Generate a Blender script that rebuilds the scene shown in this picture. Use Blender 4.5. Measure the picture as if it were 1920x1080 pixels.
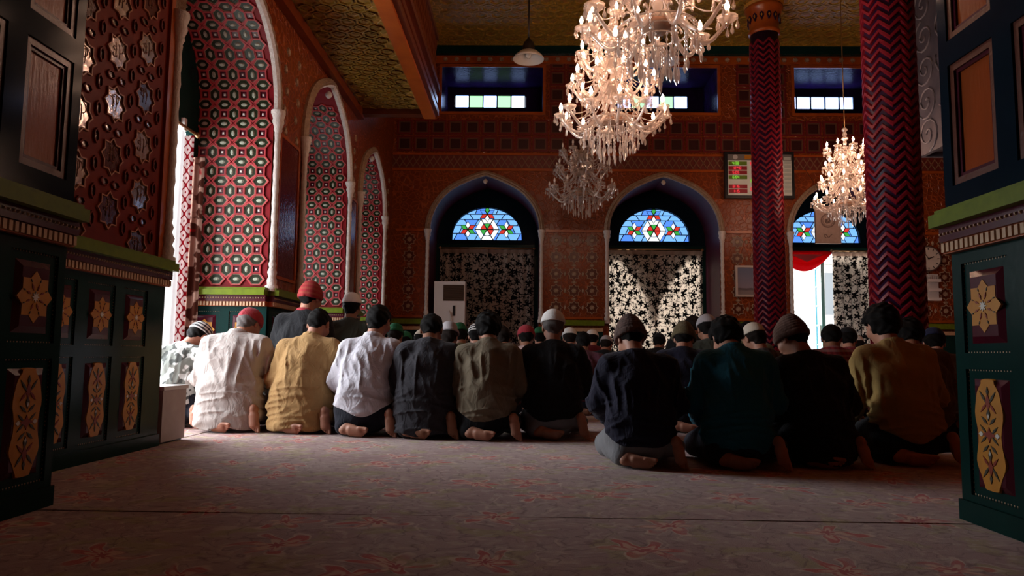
import bpy, bmesh, math, random
import numpy as np
from mathutils import Vector, Matrix, Euler
from mathutils.geometry import tessellate_polygon

for o in list(bpy.data.objects):
    bpy.data.objects.remove(o)
SC = bpy.context.scene
COL = SC.collection
PI = math.pi
rnd = random.Random(7)

# ------------------------------------------------------------------ camera
FPX = 1350.0
CAMH = 0.60
CROT = (Matrix.Rotation(math.radians(1.06), 3, 'Z')
        @ Matrix.Rotation(math.radians(90 + 5.29), 3, 'X')
        @ Matrix.Rotation(0.011, 3, 'Z'))
cam_data = bpy.data.cameras.new('camera')
cam_data.sensor_width = 36.0
cam_data.lens = FPX / 1920 * 36.0
cam_data.clip_end = 200
cam_data.clip_start = 0.02
cam = bpy.data.objects.new('camera', cam_data)
COL.objects.link(cam)
cam.matrix_world = Matrix.Translation((0, 0, CAMH)) @ CROT.to_4x4()
SC.camera = cam

# ------------------------------------------------------------------ view, world, daylight
SC.view_settings.view_transform = 'Standard'
SC.view_settings.look = 'None'
SC.view_settings.gamma = 1.0
SC.view_settings.use_curve_mapping = False
SC.view_settings.exposure = 0.0
SC.cycles.max_bounces = 6
SC.cycles.diffuse_bounces = 4
SC.cycles.glossy_bounces = 3
SC.cycles.transmission_bounces = 4
SC.cycles.sample_clamp_indirect = 4.0
SC.cycles.caustics_reflective = False
SC.cycles.caustics_refractive = False
SC.cycles.use_denoising = True

world = bpy.data.worlds.new('world')
SC.world = world
world.use_nodes = True
bg = world.node_tree.nodes['Background']
bg.inputs['Color'].default_value = (0.86, 0.93, 1.0, 1)
bg.inputs['Strength'].default_value = 2.2


def area_light(name, loc, rot, sx, sy, power, col):
    d = bpy.data.lights.new(name, 'AREA')
    d.shape = 'RECTANGLE'
    d.size, d.size_y = sx, sy
    d.energy = power
    d.color = col
    o = bpy.data.objects.new(name, d)
    COL.objects.link(o)
    o.location = loc
    o.rotation_euler = rot
    return o


# open daylight outside the first side arch and behind the qibla wall (outdoors, through the doorways)
area_light('daylight_first_arch', (-4.4, 6.25, 1.9), (0, -PI / 2, 0), 3.4, 5.0, 660, (0.93, 0.96, 1.0))
area_light('daylight_back_court', (3.0, 19.5, 3.6), (-PI / 2 - 0.12, 0, 0), 3.0, 2.4, 5200, (1.0, 0.97, 0.92))


# ------------------------------------------------------------------ helpers
def ray(px, py):
    return CROT @ Vector(((px - 960) / FPX, (540 - py) / FPX, -1.0))


def at(px, py, Y):
    d = ray(px, py)
    t = Y / d.y
    return Vector((d.x * t, Y, CAMH + d.z * t))


def props(o, label=None, cat=None, group=None, kind=None):
    if label:
        o['label'] = label
    if cat:
        o['category'] = cat
    if group:
        o['group'] = group
    if kind:
        o['kind'] = kind
    return o


def empty(name, loc=(0, 0, 0), rz=0.0, parent=None):
    o = bpy.data.objects.new(name, None)
    COL.objects.link(o)
    o.location = loc
    o.rotation_euler = (0, 0, rz)
    o.parent = parent
    o.empty_display_size = 0.1
    return o


def link(name, me, parent=None, mat=None):
    o = bpy.data.objects.new(name, me)
    COL.objects.link(o)
    if parent is not None:
        o.parent = parent
    if mat is not None:
        o.matrix_local = mat
    return o


class MB:
    """collects polygons with material slots, builds one mesh"""

    def __init__(s):
        s.v, s.f, s.m, s.sm = [], [], [], []

    def poly(s, pts, m=0, smooth=False):
        i = len(s.v)
        s.v.extend([tuple(p) for p in pts])
        s.f.append(tuple(range(i, i + len(pts))))
        s.m.append(m)
        s.sm.append(smooth)

    def box(s, x0, x1, y0, y1, z0, z1, m=0):
        i = len(s.v)
        s.v += [(x0, y0, z0), (x1, y0, z0), (x1, y1, z0), (x0, y1, z0), (x0, y0, z1), (x1, y0, z1), (x1, y1, z1), (x0, y1, z1)]
        for f in ((0, 3, 2, 1), (4, 5, 6, 7), (0, 1, 5, 4), (1, 2, 6, 5), (2, 3, 7, 6), (3, 0, 4, 7)):
            s.f.append(tuple(i + k for k in f))
            s.m.append(m)
            s.sm.append(False)

    def obox(s, mat, hx, hy, hz, m=0):
        i = len(s.v)
        for z in (-hz, hz):
            for x, y in ((-hx, -hy), (hx, -hy), (hx, hy), (-hx, hy)):
                s.v.append(tuple(mat @ Vector((x, y, z))))
        for f in ((0, 3, 2, 1), (4, 5, 6, 7), (0, 1, 5, 4), (1, 2, 6, 5), (2, 3, 7, 6), (3, 0, 4, 7)):
            s.f.append(tuple(i + k for k in f))
            s.m.append(m)
            s.sm.append(False)

    def prism(s, pts, y0, y1, m=0, mside=None, inset=0.0):
        """polygon (x,z) counter-clockwise seen from -y; front at y0 (< y1); inset shrinks the front towards the centroid"""
        n = len(pts)
        cx = sum(p[0] for p in pts) / n
        cz = sum(p[1] for p in pts) / n
        fr = [(cx + (p[0] - cx) * (1 - inset), cz + (p[1] - cz) * (1 - inset)) for p in pts]
        i = len(s.v)
        s.v += [(p[0], y0, p[1]) for p in fr] + [(p[0], y1, p[1]) for p in pts]
        s.f.append(tuple(range(i, i + n)))
        s.m.append(m)
        s.sm.append(False)
        for k in range(n):
            k2 = (k + 1) % n
            s.f.append((i + k, i + n + k, i + n + k2, i + k2))
            s.m.append(m if mside is None else mside)
            s.sm.append(False)

    def ring(s, outer, inner, y0, y1, m=0):
        """raised ring between two outlines with the same number of points"""
        n = len(outer)
        i = len(s.v)
        s.v += [(p[0], y0, p[1]) for p in outer] + [(p[0], y0, p[1]) for p in inner]
        s.v += [(p[0], y1, p[1]) for p in outer] + [(p[0], y1, p[1]) for p in inner]
        for k in range(n):
            j = (k + 1) % n
            for f in ((i + k, i + j, i + n + j, i + n + k), (i + 2 * n + k, i + 2 * n + j, i + j, i + k), (i + n + k, i + n + j, i + 3 * n + j, i + 3 * n + k)):
                s.f.append(f)
                s.m.append(m)
                s.sm.append(False)

    def lathe(s, prof, seg=16, m=0, c=(0, 0, 0), smooth=True, mat=None):
        i = len(s.v)
        for (r, z) in prof:
            for k in range(seg):
                a = 2 * PI * k / seg
                p = Vector((c[0] + r * math.cos(a), c[1] + r * math.sin(a), c[2] + z))
                if mat is not None:
                    p = mat @ p
                s.v.append(tuple(p))
        for j in range(len(prof) - 1):
            for k in range(seg):
                k2 = (k + 1) % seg
                s.f.append((i + j * seg + k, i + j * seg + k2, i + (j + 1) * seg + k2, i + (j + 1) * seg + k))
                s.m.append(m)
                s.sm.append(smooth)

    def tube(s, pts, r, seg=6, m=0, smooth=True):
        pts = [Vector(p) for p in pts]
        i = len(s.v)
        n = len(pts)
        rr = r if isinstance(r, (list, tuple)) else [r] * n
        up = Vector((0, 0, 1))
        for k, p in enumerate(pts):
            t = (pts[min(k + 1, n - 1)] - pts[max(k - 1, 0)]).normalized()
            a = t.cross(up)
            if a.length < 0.05:
                a = t.cross(Vector((0, 1, 0)))
            a.normalize()
            b = t.cross(a)
            for q in range(seg):
                an = 2 * PI * q / seg
                s.v.append(tuple(p + a * (rr[k] * math.cos(an)) + b * (rr[k] * math.sin(an))))
        for k in range(n - 1):
            for q in range(seg):
                q2 = (q + 1) % seg
                s.f.append((i + k * seg + q, i + (k + 1) * seg + q, i + (k + 1) * seg + q2, i + k * seg + q2))
                s.m.append(m)
                s.sm.append(smooth)
        s.f.append(tuple(i + q for q in range(seg)))
        s.m.append(m)
        s.sm.append(False)
        s.f.append(tuple(i + (n - 1) * seg + q for q in reversed(range(seg))))
        s.m.append(m)
        s.sm.append(False)

    def mesh(s, name, mats):
        me = bpy.data.meshes.new(name)
        me.from_pydata(s.v, [], s.f)
        for mt in (mats if isinstance(mats, (list, tuple)) else [mats]):
            me.materials.append(mt)
        me.polygons.foreach_set('material_index', s.m)
        me.polygons.foreach_set('use_smooth', s.sm)
        me.update()
        return me

    def build(s, name, mats, parent=None, mat=None):
        return link(name, s.mesh(name, mats), parent, mat)


def circle(cx, cz, r, n, ph=0.0, rz=None):
    return [(cx + r * math.cos(2 * PI * k / n + ph), cz + (rz or r) * math.sin(2 * PI * k / n + ph)) for k in range(n)]


def star(cx, cz, r1, r2, n, ph=PI / 2):
    return [(cx + (r1 if k % 2 == 0 else r2) * math.cos(PI * k / n + ph), cz + (r1 if k % 2 == 0 else r2) * math.sin(PI * k / n + ph)) for k in range(2 * n)]


def wallmat(x, y, z, rz):
    return Matrix.Translation((x, y, z)) @ Matrix.Rotation(rz, 4, 'Z')


# ------------------------------------------------------------------ materials
MATS = {}


def nodes_of(name):
    m = bpy.data.materials.new(name)
    m.use_nodes = True
    nt = m.node_tree
    return m, nt, nt.nodes['Principled BSDF']


def rgba(c):
    return (c[0], c[1], c[2], 1.0)


def M(name, col, rough=0.5, metal=0.0, spec=0.5, var=None, bump=None, coat=0.0, emit=None, sheen=0.0, stretch=None):
    """var=(scale, other colour, contrast), bump=(scale, strength)"""
    if name in MATS:
        return MATS[name]
    m, nt, b = nodes_of(name)
    b.inputs['Base Color'].default_value = rgba(col)
    b.inputs['Roughness'].default_value = rough
    b.inputs['Metallic'].default_value = metal
    b.inputs['Specular IOR Level'].default_value = spec * 0.6
    b.inputs['Coat Weight'].default_value = coat * 0.35
    b.inputs['Coat Roughness'].default_value = 0.12
    if sheen:
        b.inputs['Sheen Weight'].default_value = sheen
    if emit:
        b.inputs['Emission Color'].default_value = rgba(emit[0])
        b.inputs['Emission Strength'].default_value = emit[1]
    tc = nt.nodes.new('ShaderNodeTexCoord')
    src = tc.outputs['Object']
    if stretch:
        mp = nt.nodes.new('ShaderNodeMapping')
        mp.inputs['Scale'].default_value = stretch
        nt.links.new(src, mp.inputs['Vector'])
        src = mp.outputs['Vector']
    if var:
        n = nt.nodes.new('ShaderNodeTexNoise')
        n.inputs['Scale'].default_value = var[0]
        n.inputs['Detail'].default_value = 4
        nt.links.new(src, n.inputs['Vector'])
        r = nt.nodes.new('ShaderNodeValToRGB')
        c = var[2] if len(var) > 2 else 0.25
        r.color_ramp.elements[0].position = 0.5 - c
        r.color_ramp.elements[1].position = 0.5 + c
        r.color_ramp.elements[0].color = rgba(var[1])
        r.color_ramp.elements[1].color = rgba(col)
        nt.links.new(n.outputs['Fac'], r.inputs['Fac'])
        nt.links.new(r.outputs['Color'], b.inputs['Base Color'])
    if bump:
        n = nt.nodes.new('ShaderNodeTexNoise')
        n.inputs['Scale'].default_value = bump[0]
        n.inputs['Detail'].default_value = 3
        nt.links.new(src, n.inputs['Vector'])
        bp = nt.nodes.new('ShaderNodeBump')
        bp.inputs['Strength'].default_value = bump[1]
        bp.inputs['Distance'].default_value = 0.01
        nt.links.new(n.outputs['Fac'], bp.inputs['Height'])
        nt.links.new(bp.outputs['Normal'], b.inputs['Normal'])
    MATS[name] = m
    return m


def emitter(name, col, strength, gloss=False):
    if name in MATS:
        return MATS[name]
    m, nt, b = nodes_of(name)
    b.inputs['Base Color'].default_value = rgba([c * 0.3 for c in col])
    b.inputs['Roughness'].default_value = 0.15
    b.inputs['Emission Color'].default_value = rgba(col)
    b.inputs['Emission Strength'].default_value = strength
    MATS[name] = m
    return m


class G:
    """tiny node-graph helper"""

    def __init__(s, name):
        s.m, s.nt, s.b = nodes_of(name)
        MATS[name] = s.m

    def n(s, t, **kw):
        nd = s.nt.nodes.new(t)
        for k, v in kw.items():
            setattr(nd, k, v)
        return nd

    def math(s, op, a, b=None, c=None):
        nd = s.n('ShaderNodeMath', operation=op)
        for i, v in enumerate((a, b, c)):
            if v is None:
                continue
            if isinstance(v, (int, float)):
                nd.inputs[i].default_value = v
            else:
                s.nt.links.new(v, nd.inputs[i])
        return nd.outputs[0]

    def mix(s, fac, a, b):
        nd = s.n('ShaderNodeMix', data_type='RGBA')
        for sock, v in ((nd.inputs[0], fac), (nd.inputs[6], a), (nd.inputs[7], b)):
            if isinstance(v, (int, float)):
                sock.default_value = v
            elif isinstance(v, (tuple, list)):
                sock.default_value = rgba(v)
            else:
                s.nt.links.new(v, sock)
        return nd.outputs[2]

    def l(s, a, b):
        s.nt.links.new(a, b)

    def coord(s, scale=(1, 1, 1), loc=(0, 0, 0), rot=(0, 0, 0), kind='Object'):
        tc = s.n('ShaderNodeTexCoord')
        mp = s.n('ShaderNodeMapping')
        mp.inputs['Scale'].default_value = scale
        mp.inputs['Location'].default_value = loc
        mp.inputs['Rotation'].default_value = rot
        s.l(tc.outputs[kind], mp.inputs['Vector'])
        return mp.outputs['Vector']

    def noise(s, vec, scale, detail=3, out='Fac'):
        nd = s.n('ShaderNodeTexNoise')
        nd.inputs['Scale'].default_value = scale
        nd.inputs['Detail'].default_value = detail
        s.l(vec, nd.inputs['Vector'])
        return nd.outputs[out]

    def sep(s, vec):
        nd = s.n('ShaderNodeSeparateXYZ')
        s.l(vec, nd.inputs[0])
        return nd.outputs

    def step(s, v, lo, hi):
        nd = s.n('ShaderNodeMapRange')
        nd.inputs['From Min'].default_value = lo
        nd.inputs['From Max'].default_value = hi
        s.l(v, nd.inputs['Value'])
        return nd.outputs[0]

    def bump(s, h, strength=0.4, dist=0.01):
        nd = s.n('ShaderNodeBump')
        nd.inputs['Strength'].default_value = strength
        nd.inputs['Distance'].default_value = dist
        s.l(h, nd.inputs['Height'])
        s.l(nd.outputs['Normal'], s.b.inputs['Normal'])


# varnished wood and paint
WOOD = M('varnished_wood', (0.24, 0.046, 0.008), 0.32, coat=0.3, var=(7, (0.16, 0.026, 0.006)), bump=(60, 0.12))
WOOD_D = M('dark_wood', (0.10, 0.018, 0.006), 0.32, coat=0.4, var=(9, (0.08, 0.018, 0.006)), bump=(50, 0.15))
WOOD_O = M('orange_wood', (0.40, 0.085, 0.010), 0.28, coat=0.4, var=(5, (0.27, 0.048, 0.008)), bump=(40, 0.1))
PANEL_O = M('orange_panel', (0.32, 0.055, 0.010), 0.2, spec=0.25, var=(3, (0.2, 0.045, 0.01), 0.3), bump=(25, 0.12), stretch=(3, 3, 0.6))
RED = M('red_lattice_paint', (0.42, 0.035, 0.035), 0.35, spec=0.2, var=(14, (0.32, 0.022, 0.025)))
RED_L = M('light_red_paint', (0.47, 0.065, 0.070), 0.35, spec=0.2, var=(18, (0.38, 0.045, 0.05)))
MAROON = M('maroon_paint', (0.075, 0.006, 0.016), 0.25, spec=0.3, coat=0.3, var=(6, (0.05, 0.006, 0.012)))
GREEN_D = M('dark_green_paint', (0.006, 0.030, 0.026), 0.22, spec=0.12, var=(6, (0.005, 0.022, 0.020)), bump=(30, 0.06))
GREEN_B = M('blue_green_paint', (0.005, 0.014, 0.024), 0.13, spec=0.07, var=(6, (0.004, 0.010, 0.018)))
GREEN_L = M('leaf_green_paint', (0.15, 0.20, 0.012), 0.35, spec=0.2, var=(20, (0.10, 0.14, 0.010)))
BEIGE = M('beige_paint', (0.55, 0.36, 0.22), 0.45, var=(30, (0.42, 0.25, 0.14)))
GOLD = M('gold_paint', (0.52, 0.22, 0.015), 0.42, var=(18, (0.42, 0.16, 0.012)))
PAINT_R = M('motif_red', (0.22, 0.03, 0.012), 0.4)
PAINT_K = M('motif_black', (0.045, 0.04, 0.025), 0.4)
PAINT_W = M('motif_white', (0.62, 0.60, 0.55), 0.4)
INLAY = M('inlay_dark_green', (0.022, 0.028, 0.014), 0.25, spec=0.25)
INLAY_W = M('inlay_pale', (0.36, 0.38, 0.30), 0.3, spec=0.25)
MIRROR = M('mirror_glass_dull', (0.80, 0.72, 0.70), 0.16, metal=0.95, var=(9, (0.60, 0.46, 0.40)), bump=(11, 0.30))
WHITE_M = M('white_molding_paint', (0.66, 0.60, 0.56), 0.4, var=(40, (0.5, 0.42, 0.36)), bump=(70, 0.5))
GILT = M('gilt_molding_paint', (0.42, 0.30, 0.20), 0.4, var=(30, (0.22, 0.13, 0.08)), bump=(70, 0.6))
GLOSS_BLUE = M('gloss_blue_reveal', (0.028, 0.010, 0.075), 0.2, spec=0.02, var=(5, (0.014, 0.010, 0.03)), bump=(24, 0.5))
PLASTER = M('white_plaster', (0.78, 0.76, 0.72), 0.8, var=(4, (0.66, 0.64, 0.6)))
GREYPL = M('grey_plaster', (0.10, 0.085, 0.10), 0.6, var=(5, (0.05, 0.045, 0.06)), bump=(15, 0.3))
WHITE_PL = M('white_plastic', (0.70, 0.66, 0.63), 0.4)
BLACK = M('black_plastic', (0.012, 0.012, 0.013), 0.35)
METAL_D = M('dark_metal', (0.05, 0.04, 0.035), 0.4, metal=0.7)
BRASS = M('aged_brass', (0.45, 0.26, 0.11), 0.3, metal=0.8)


def wall_relief():
    """varnished wood covered in fine carved arabesque with dots of gilding"""
    g = G('carved_wall_wood')
    v = g.coord()
    nz = g.noise(v, 2.2, 2, 'Color')
    mixv = g.n('ShaderNodeVectorMath', operation='MULTIPLY_ADD')
    g.l(nz, mixv.inputs[0])
    mixv.inputs[1].default_value = (0.16, 0.16, 0.16)
    g.l(v, mixv.inputs[2])
    vo = g.n('ShaderNodeTexVoronoi', feature='DISTANCE_TO_EDGE')
    vo.inputs['Scale'].default_value = 11
    g.l(mixv.outputs[0], vo.inputs['Vector'])
    v2 = g.n('ShaderNodeTexVoronoi')
    v2.inputs['Scale'].default_value = 11
    g.l(mixv.outputs[0], v2.inputs['Vector'])
    edge = g.step(vo.outputs['Distance'], 0.03, 0.10)
    base = g.mix(g.noise(v, 5), (0.13, 0.021, 0.005), (0.22, 0.044, 0.007))
    c1 = g.mix(edge, (0.30, 0.065, 0.014), base)
    dot = g.step(v2.outputs['Distance'], 0.16, 0.10)
    c2 = g.mix(g.math('MULTIPLY', dot, 0.75), c1, (0.34, 0.13, 0.045))
    g.l(c2, g.b.inputs['Base Color'])
    g.b.inputs['Roughness'].default_value = 0.32
    g.b.inputs['Coat Weight'].default_value = 0.06
    g.b.inputs['Specular IOR Level'].default_value = 0.3
    g.b.inputs['Coat Roughness'].default_value = 0.15
    h = g.math('ADD', g.math('SUBTRACT', 1.0, edge), dot)
    g.bump(h, 0.7, 0.012)
    return g.m


CARVED = wall_relief()


def ceiling_mat(name, c1, c2, c3):
    g = G(name)
    v = g.coord()
    vo = g.n('ShaderNodeTexVoronoi', feature='DISTANCE_TO_EDGE')
    vo.inputs['Scale'].default_value = 9
    g.l(v, vo.inputs['Vector'])
    v2 = g.n('ShaderNodeTexVoronoi')
    v2.inputs['Scale'].default_value = 26
    g.l(v, v2.inputs['Vector'])
    e = g.step(vo.outputs['Distance'], 0.02, 0.12)
    a = g.mix(g.noise(v, 14, 4), c1, c2)
    b = g.mix(g.step(v2.outputs['Distance'], 0.35, 0.15), a, c3)
    g.l(g.mix(e, c3, b), g.b.inputs['Base Color'])
    g.b.inputs['Roughness'].default_value = 0.45
    g.bump(e, 0.5, 0.01)
    return g.m


CEIL = ceiling_mat('papier_mache_ceiling', (0.36, 0.20, 0.018), (0.19, 0.13, 0.010), (0.50, 0.26, 0.03))
SOFF = ceiling_mat('papier_mache_soffit', (0.30, 0.15, 0.012), (0.18, 0.11, 0.009), (0.42, 0.19, 0.02))


def carpet_mat(name):
    g = G(name)
    v = g.coord()
    warp = g.noise(v, 3.5, 3, 'Color')
    w = g.n('ShaderNodeVectorMath', operation='MULTIPLY_ADD')
    g.l(warp, w.inputs[0])
    w.inputs[1].default_value = (0.22, 0.22, 0.0)
    g.l(v, w.inputs[2])
    vec = w.outputs[0]
    base = g.mix(g.step(g.noise(v, 1.7, 4), 0.35, 0.65), (0.34, 0.185, 0.175), (0.40, 0.275, 0.25))
    # olive patches and small sprigs
    base = g.mix(g.math('MULTIPLY', g.step(g.noise(vec, 6.0, 3), 0.53, 0.62), 0.75), base, (0.36, 0.28, 0.12))
    # scrolling stems (contour lines of a noise field)
    c = g.math('ABSOLUTE', g.math('SUBTRACT', g.noise(vec, 4.4, 1), 0.5))
    base = g.mix(g.math('MULTIPLY', g.math('MULTIPLY', g.step(c, 0.016, 0.005), g.step(g.noise(v, 7.0, 2), 0.42, 0.6)), 0.5), base, (0.66, 0.50, 0.40))
    c2 = g.math('ABSOLUTE', g.math('SUBTRACT', g.noise(vec, 9.5, 1), 0.52))
    base = g.mix(g.math('MULTIPLY', g.step(c2, 0.02, 0.006), 0.55), base, (0.13, 0.05, 0.055))
    # close leaf speckle all over
    sp = g.noise(vec, 22, 3)
    base = g.mix(g.math('MULTIPLY', g.step(sp, 0.56, 0.64), 0.45), base, (0.54, 0.43, 0.36))
    base = g.mix(g.math('MULTIPLY', g.step(sp, 0.42, 0.34), 0.5), base, (0.17, 0.07, 0.07))
    # blossoms: petalled rosettes at voronoi centres
    vo = g.n('ShaderNodeTexVoronoi', voronoi_dimensions='2D')
    vo.inputs['Scale'].default_value = 2.3
    vo.inputs['Randomness'].default_value = 0.75
    g.l(vec, vo.inputs['Vector'])
    sub = g.n('ShaderNodeVectorMath', operation='SUBTRACT')
    sc = g.n('ShaderNodeVectorMath', operation='SCALE')
    sc.inputs['Scale'].default_value = 1.0
    g.l(vec, sc.inputs[0])
    g.l(sc.outputs[0], sub.inputs[0])
    g.l(vo.outputs['Position'], sub.inputs[1])
    s = g.sep(sub.outputs[0])
    ang = g.math('ARCTAN2', s[1], s[0])
    r = g.math('POWER', g.math('ADD', g.math('MULTIPLY', s[0], s[0]), g.math('MULTIPLY', s[1], s[1])), 0.5)
    pet = g.math('ADD', 0.085, g.math('MULTIPLY', 0.040, g.math('COSINE', g.math('MULTIPLY', ang, 6))))
    f = g.math('DIVIDE', r, pet)
    brk = g.step(g.noise(vec, 9.0, 3), 0.40, 0.56)
    base = g.mix(g.math('MULTIPLY', g.math('MULTIPLY', g.step(f, 1.05, 0.9), brk), 0.85), base, (0.50, 0.040, 0.035))
    base = g.mix(g.math('MULTIPLY', g.math('MULTIPLY', g.step(f, 1.2, 1.1), g.math('MULTIPLY', g.step(f, 0.93, 1.0), brk)), 0.55), base, (0.74, 0.58, 0.46))
    base = g.mix(g.math('MULTIPLY', g.step(f, 0.62, 0.5), 0.8), base, (0.66, 0.42, 0.30))
    base = g.mix(g.step(f, 0.3, 0.22), base, (0.40, 0.04, 0.04))
    g.l(base, g.b.inputs['Base Color'])
    g.b.inputs['Roughness'].default_value = 0.95
    g.b.inputs['Specular IOR Level'].default_value = 0.15
    g.b.inputs['Sheen Weight'].default_value = 0.25
    g.bump(g.noise(v, 240, 2), 0.5, 0.006)
    return g.m


CARPET = carpet_mat('floral_carpet')


def cloth_mat(name, setup, trans=0.3, rough=0.9):
    """setup(g) returns a colour socket; mixes diffuse and translucent"""
    g = G(name)
    col = setup(g)
    out = g.nt.nodes['Material Output']
    d = g.n('ShaderNodeBsdfDiffuse')
    t = g.n('ShaderNodeBsdfTranslucent')
    mx = g.n('ShaderNodeMixShader')
    mx.inputs[0].default_value = trans
    g.l(col, d.inputs['Color'])
    g.l(col, t.inputs['Color'])
    g.l(d.outputs[0], mx.inputs[1])
    g.l(t.outputs[0], mx.inputs[2])
    g.l(mx.outputs[0], out.inputs['Surface'])
    return g.m


def leaf_print(g):
    tc = g.n('ShaderNodeUVMap')
    mp = g.n('ShaderNodeMapping')
    g.l(tc.outputs[0], mp.inputs['Vector'])
    v = mp.outputs['Vector']
    wn = g.n('ShaderNodeVectorMath', operation='MULTIPLY_ADD')
    g.l(g.noise(v, 3.0, 1, 'Color'), wn.inputs[0])
    wn.inputs[1].default_value = (0.1, 0.1, 0)
    g.l(v, wn.inputs[2])
    vec = wn.outputs[0]
    cream = (0.58, 0.53, 0.48)
    black = (0.012, 0.012, 0.014)
    line = g.math('ABSOLUTE', g.math('SUBTRACT', g.noise(vec, 6.5, 1), 0.5))
    col = g.mix(g.step(line, 0.020, 0.013), cream, black)
    line2 = g.math('ABSOLUTE', g.math('SUBTRACT', g.noise(vec, 12, 1), 0.47))
    col = g.mix(g.step(line2, 0.018, 0.011), col, black)
    for scale, rad, off in ((5.4, 0.058, 0.0), (8.5, 0.026, 0.37)):
        o = g.n('ShaderNodeVectorMath', operation='ADD')
        o.inputs[1].default_value = (off, off * 0.7, 0)
        g.l(v, o.inputs[0])
        vo = g.n('ShaderNodeTexVoronoi', voronoi_dimensions='2D')
        vo.inputs['Scale'].default_value = scale
        vo.inputs['Randomness'].default_value = 0.7
        g.l(o.outputs[0], vo.inputs['Vector'])
        sub = g.n('ShaderNodeVectorMath', operation='SUBTRACT')
        g.l(o.outputs[0], sub.inputs[0])
        g.l(vo.outputs['Position'], sub.inputs[1])
        s = g.sep(sub.outputs[0])
        ang = g.math('ARCTAN2', s[1], s[0])
        r = g.math('POWER', g.math('ADD', g.math('MULTIPLY', s[0], s[0]), g.math('MULTIPLY', s[1], s[1])), 0.5)
        pet = g.math('MULTIPLY', rad, g.math('ADD', 0.80, g.math('MULTIPLY', 0.36, g.math('COSINE', g.math('MULTIPLY', ang, 5)))))
        col = g.mix(g.step(g.math('DIVIDE', r, pet), 1.02, 0.95), col, black)
    # plain heading band at the top of the cloth
    head = g.step(g.sep(v)[1], 2.44, 2.47)
    return g.mix(head, col, (0.42, 0.33, 0.28))


LEAFCLOTH = cloth_mat('leaf_print_cloth', leaf_print, 0.42)


def ogee_print(g):
    tc = g.n('ShaderNodeUVMap')
    s = g.sep(tc.outputs[0])
    a = g.math('SINE', g.math('MULTIPLY', s[0], 2 * PI / 0.10))
    b = g.math('SINE', g.math('MULTIPLY', s[1], 2 * PI / 0.13))
    f = g.math('ABSOLUTE', g.math('MULTIPLY', a, b))
    e = g.math('ABSOLUTE', g.math('SUBTRACT', g.math('ADD', a, b), 0.0))
    col = g.mix(g.step(e, 0.5, 0.3), (0.72, 0.58, 0.56), (0.28, 0.008, 0.015))
    return g.mix(g.step(f, 0.8, 0.9), col, (0.28, 0.008, 0.015))


OGEECLOTH = cloth_mat('red_ogee_cloth', ogee_print, 0.3)


def flower_print(g):
    tc = g.n('ShaderNodeUVMap')
    v = tc.outputs[0]
    n = g.step(g.noise(v, 9, 2), 0.5, 0.56)
    col = g.mix(n, (0.06, 0.018, 0.012), (0.36, 0.22, 0.17))
    return g.mix(g.step(g.noise(v, 5, 1), 0.6, 0.64), col, (0.30, 0.01, 0.015))


FLOWERCLOTH = cloth_mat('dark_flower_cloth', flower_print, 0.15)
REDCLOTH = cloth_mat('red_cloth', lambda g: g.mix(g.noise(g.coord(), 30), (0.36, 0.012, 0.02), (0.46, 0.02, 0.03)), 0.4)
WHITECLOTH = cloth_mat('white_cloth', lambda g: g.mix(g.noise(g.coord(), 6), (0.75, 0.74, 0.74), (0.82, 0.82, 0.82)), 0.5)


def crystal():
    g = G('lamp_crystal')
    out = g.nt.nodes['Material Output']
    gl = g.n('ShaderNodeBsdfGlossy')
    gl.inputs['Color'].default_value = (1, 0.96, 0.92, 1)
    gl.inputs['Roughness'].default_value = 0.12
    tr = g.n('ShaderNodeBsdfTranslucent')
    tr.inputs['Color'].default_value = (0.90, 0.74, 0.64, 1)
    di = g.n('ShaderNodeBsdfDiffuse')
    di.inputs['Color'].default_value = (0.86, 0.70, 0.60, 1)
    tp = g.n('ShaderNodeBsdfTransparent')
    m1 = g.n('ShaderNodeMixShader')
    m1.inputs[0].default_value = 0.5
    m2 = g.n('ShaderNodeMixShader')
    m2.inputs[0].default_value = 0.4
    m3 = g.n('ShaderNodeMixShader')
    m3.inputs[0].default_value = 0.38
    g.l(tr.outputs[0], m1.inputs[1])
    g.l(di.outputs[0], m1.inputs[2])
    g.l(m1.outputs[0], m2.inputs[1])
    g.l(gl.outputs[0], m2.inputs[2])
    g.l(m2.outputs[0], m3.inputs[1])
    g.l(tp.outputs[0], m3.inputs[2])
    g.l(m3.outputs[0], out.inputs['Surface'])
    return g.m


CRYSTAL = crystal()
BULB = emitter('lit_candle_bulb', (1.0, 0.60, 0.41), 100)
BULB_OFF = M('unlit_candle_bulb', (0.7, 0.66, 0.6), 0.2)

# ------------------------------------------------------------------ the setting
XL, XR, YB, ZC = -2.36, 7.5, 12.45, 6.05      # left wall, right wall, back wall, ceiling
YJ = 2.83                                       # inner end of the entrance passage
XJL, XJR = -1.87, 1.70                          # faces of the two entrance jambs
DEP = 0.73                                      # depth of the side arches
YW = 13.5                                       # plane of the doors and stained glass
ZS, ZA = 2.77, 3.74                             # springing and apex of the back arches
ZSL = 2.85                                      # springing of the side arches
CAP = 1.13                                      # top of the wainscot


def arch_pts(c, hw, rise, z0=0.0, n=24, tip=0.07):
    """outline of a pointed arch in (u, z), from the left foot over the apex to the right foot"""
    zs = ZSL if rise in (0.93, 0.83) else ZS
    pts = [(c - hw, z0)]
    for k in range(n + 1):
        t = PI - PI * k / n
        x = hw * math.cos(t)
        z = (rise - tip) * math.sin(t) + tip * max(0.0, 1 - abs(x) / (0.42 * hw)) ** 1.4
        pts.append((c + x, zs + z))
    pts.append((c + hw, z0))
    return pts


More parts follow.
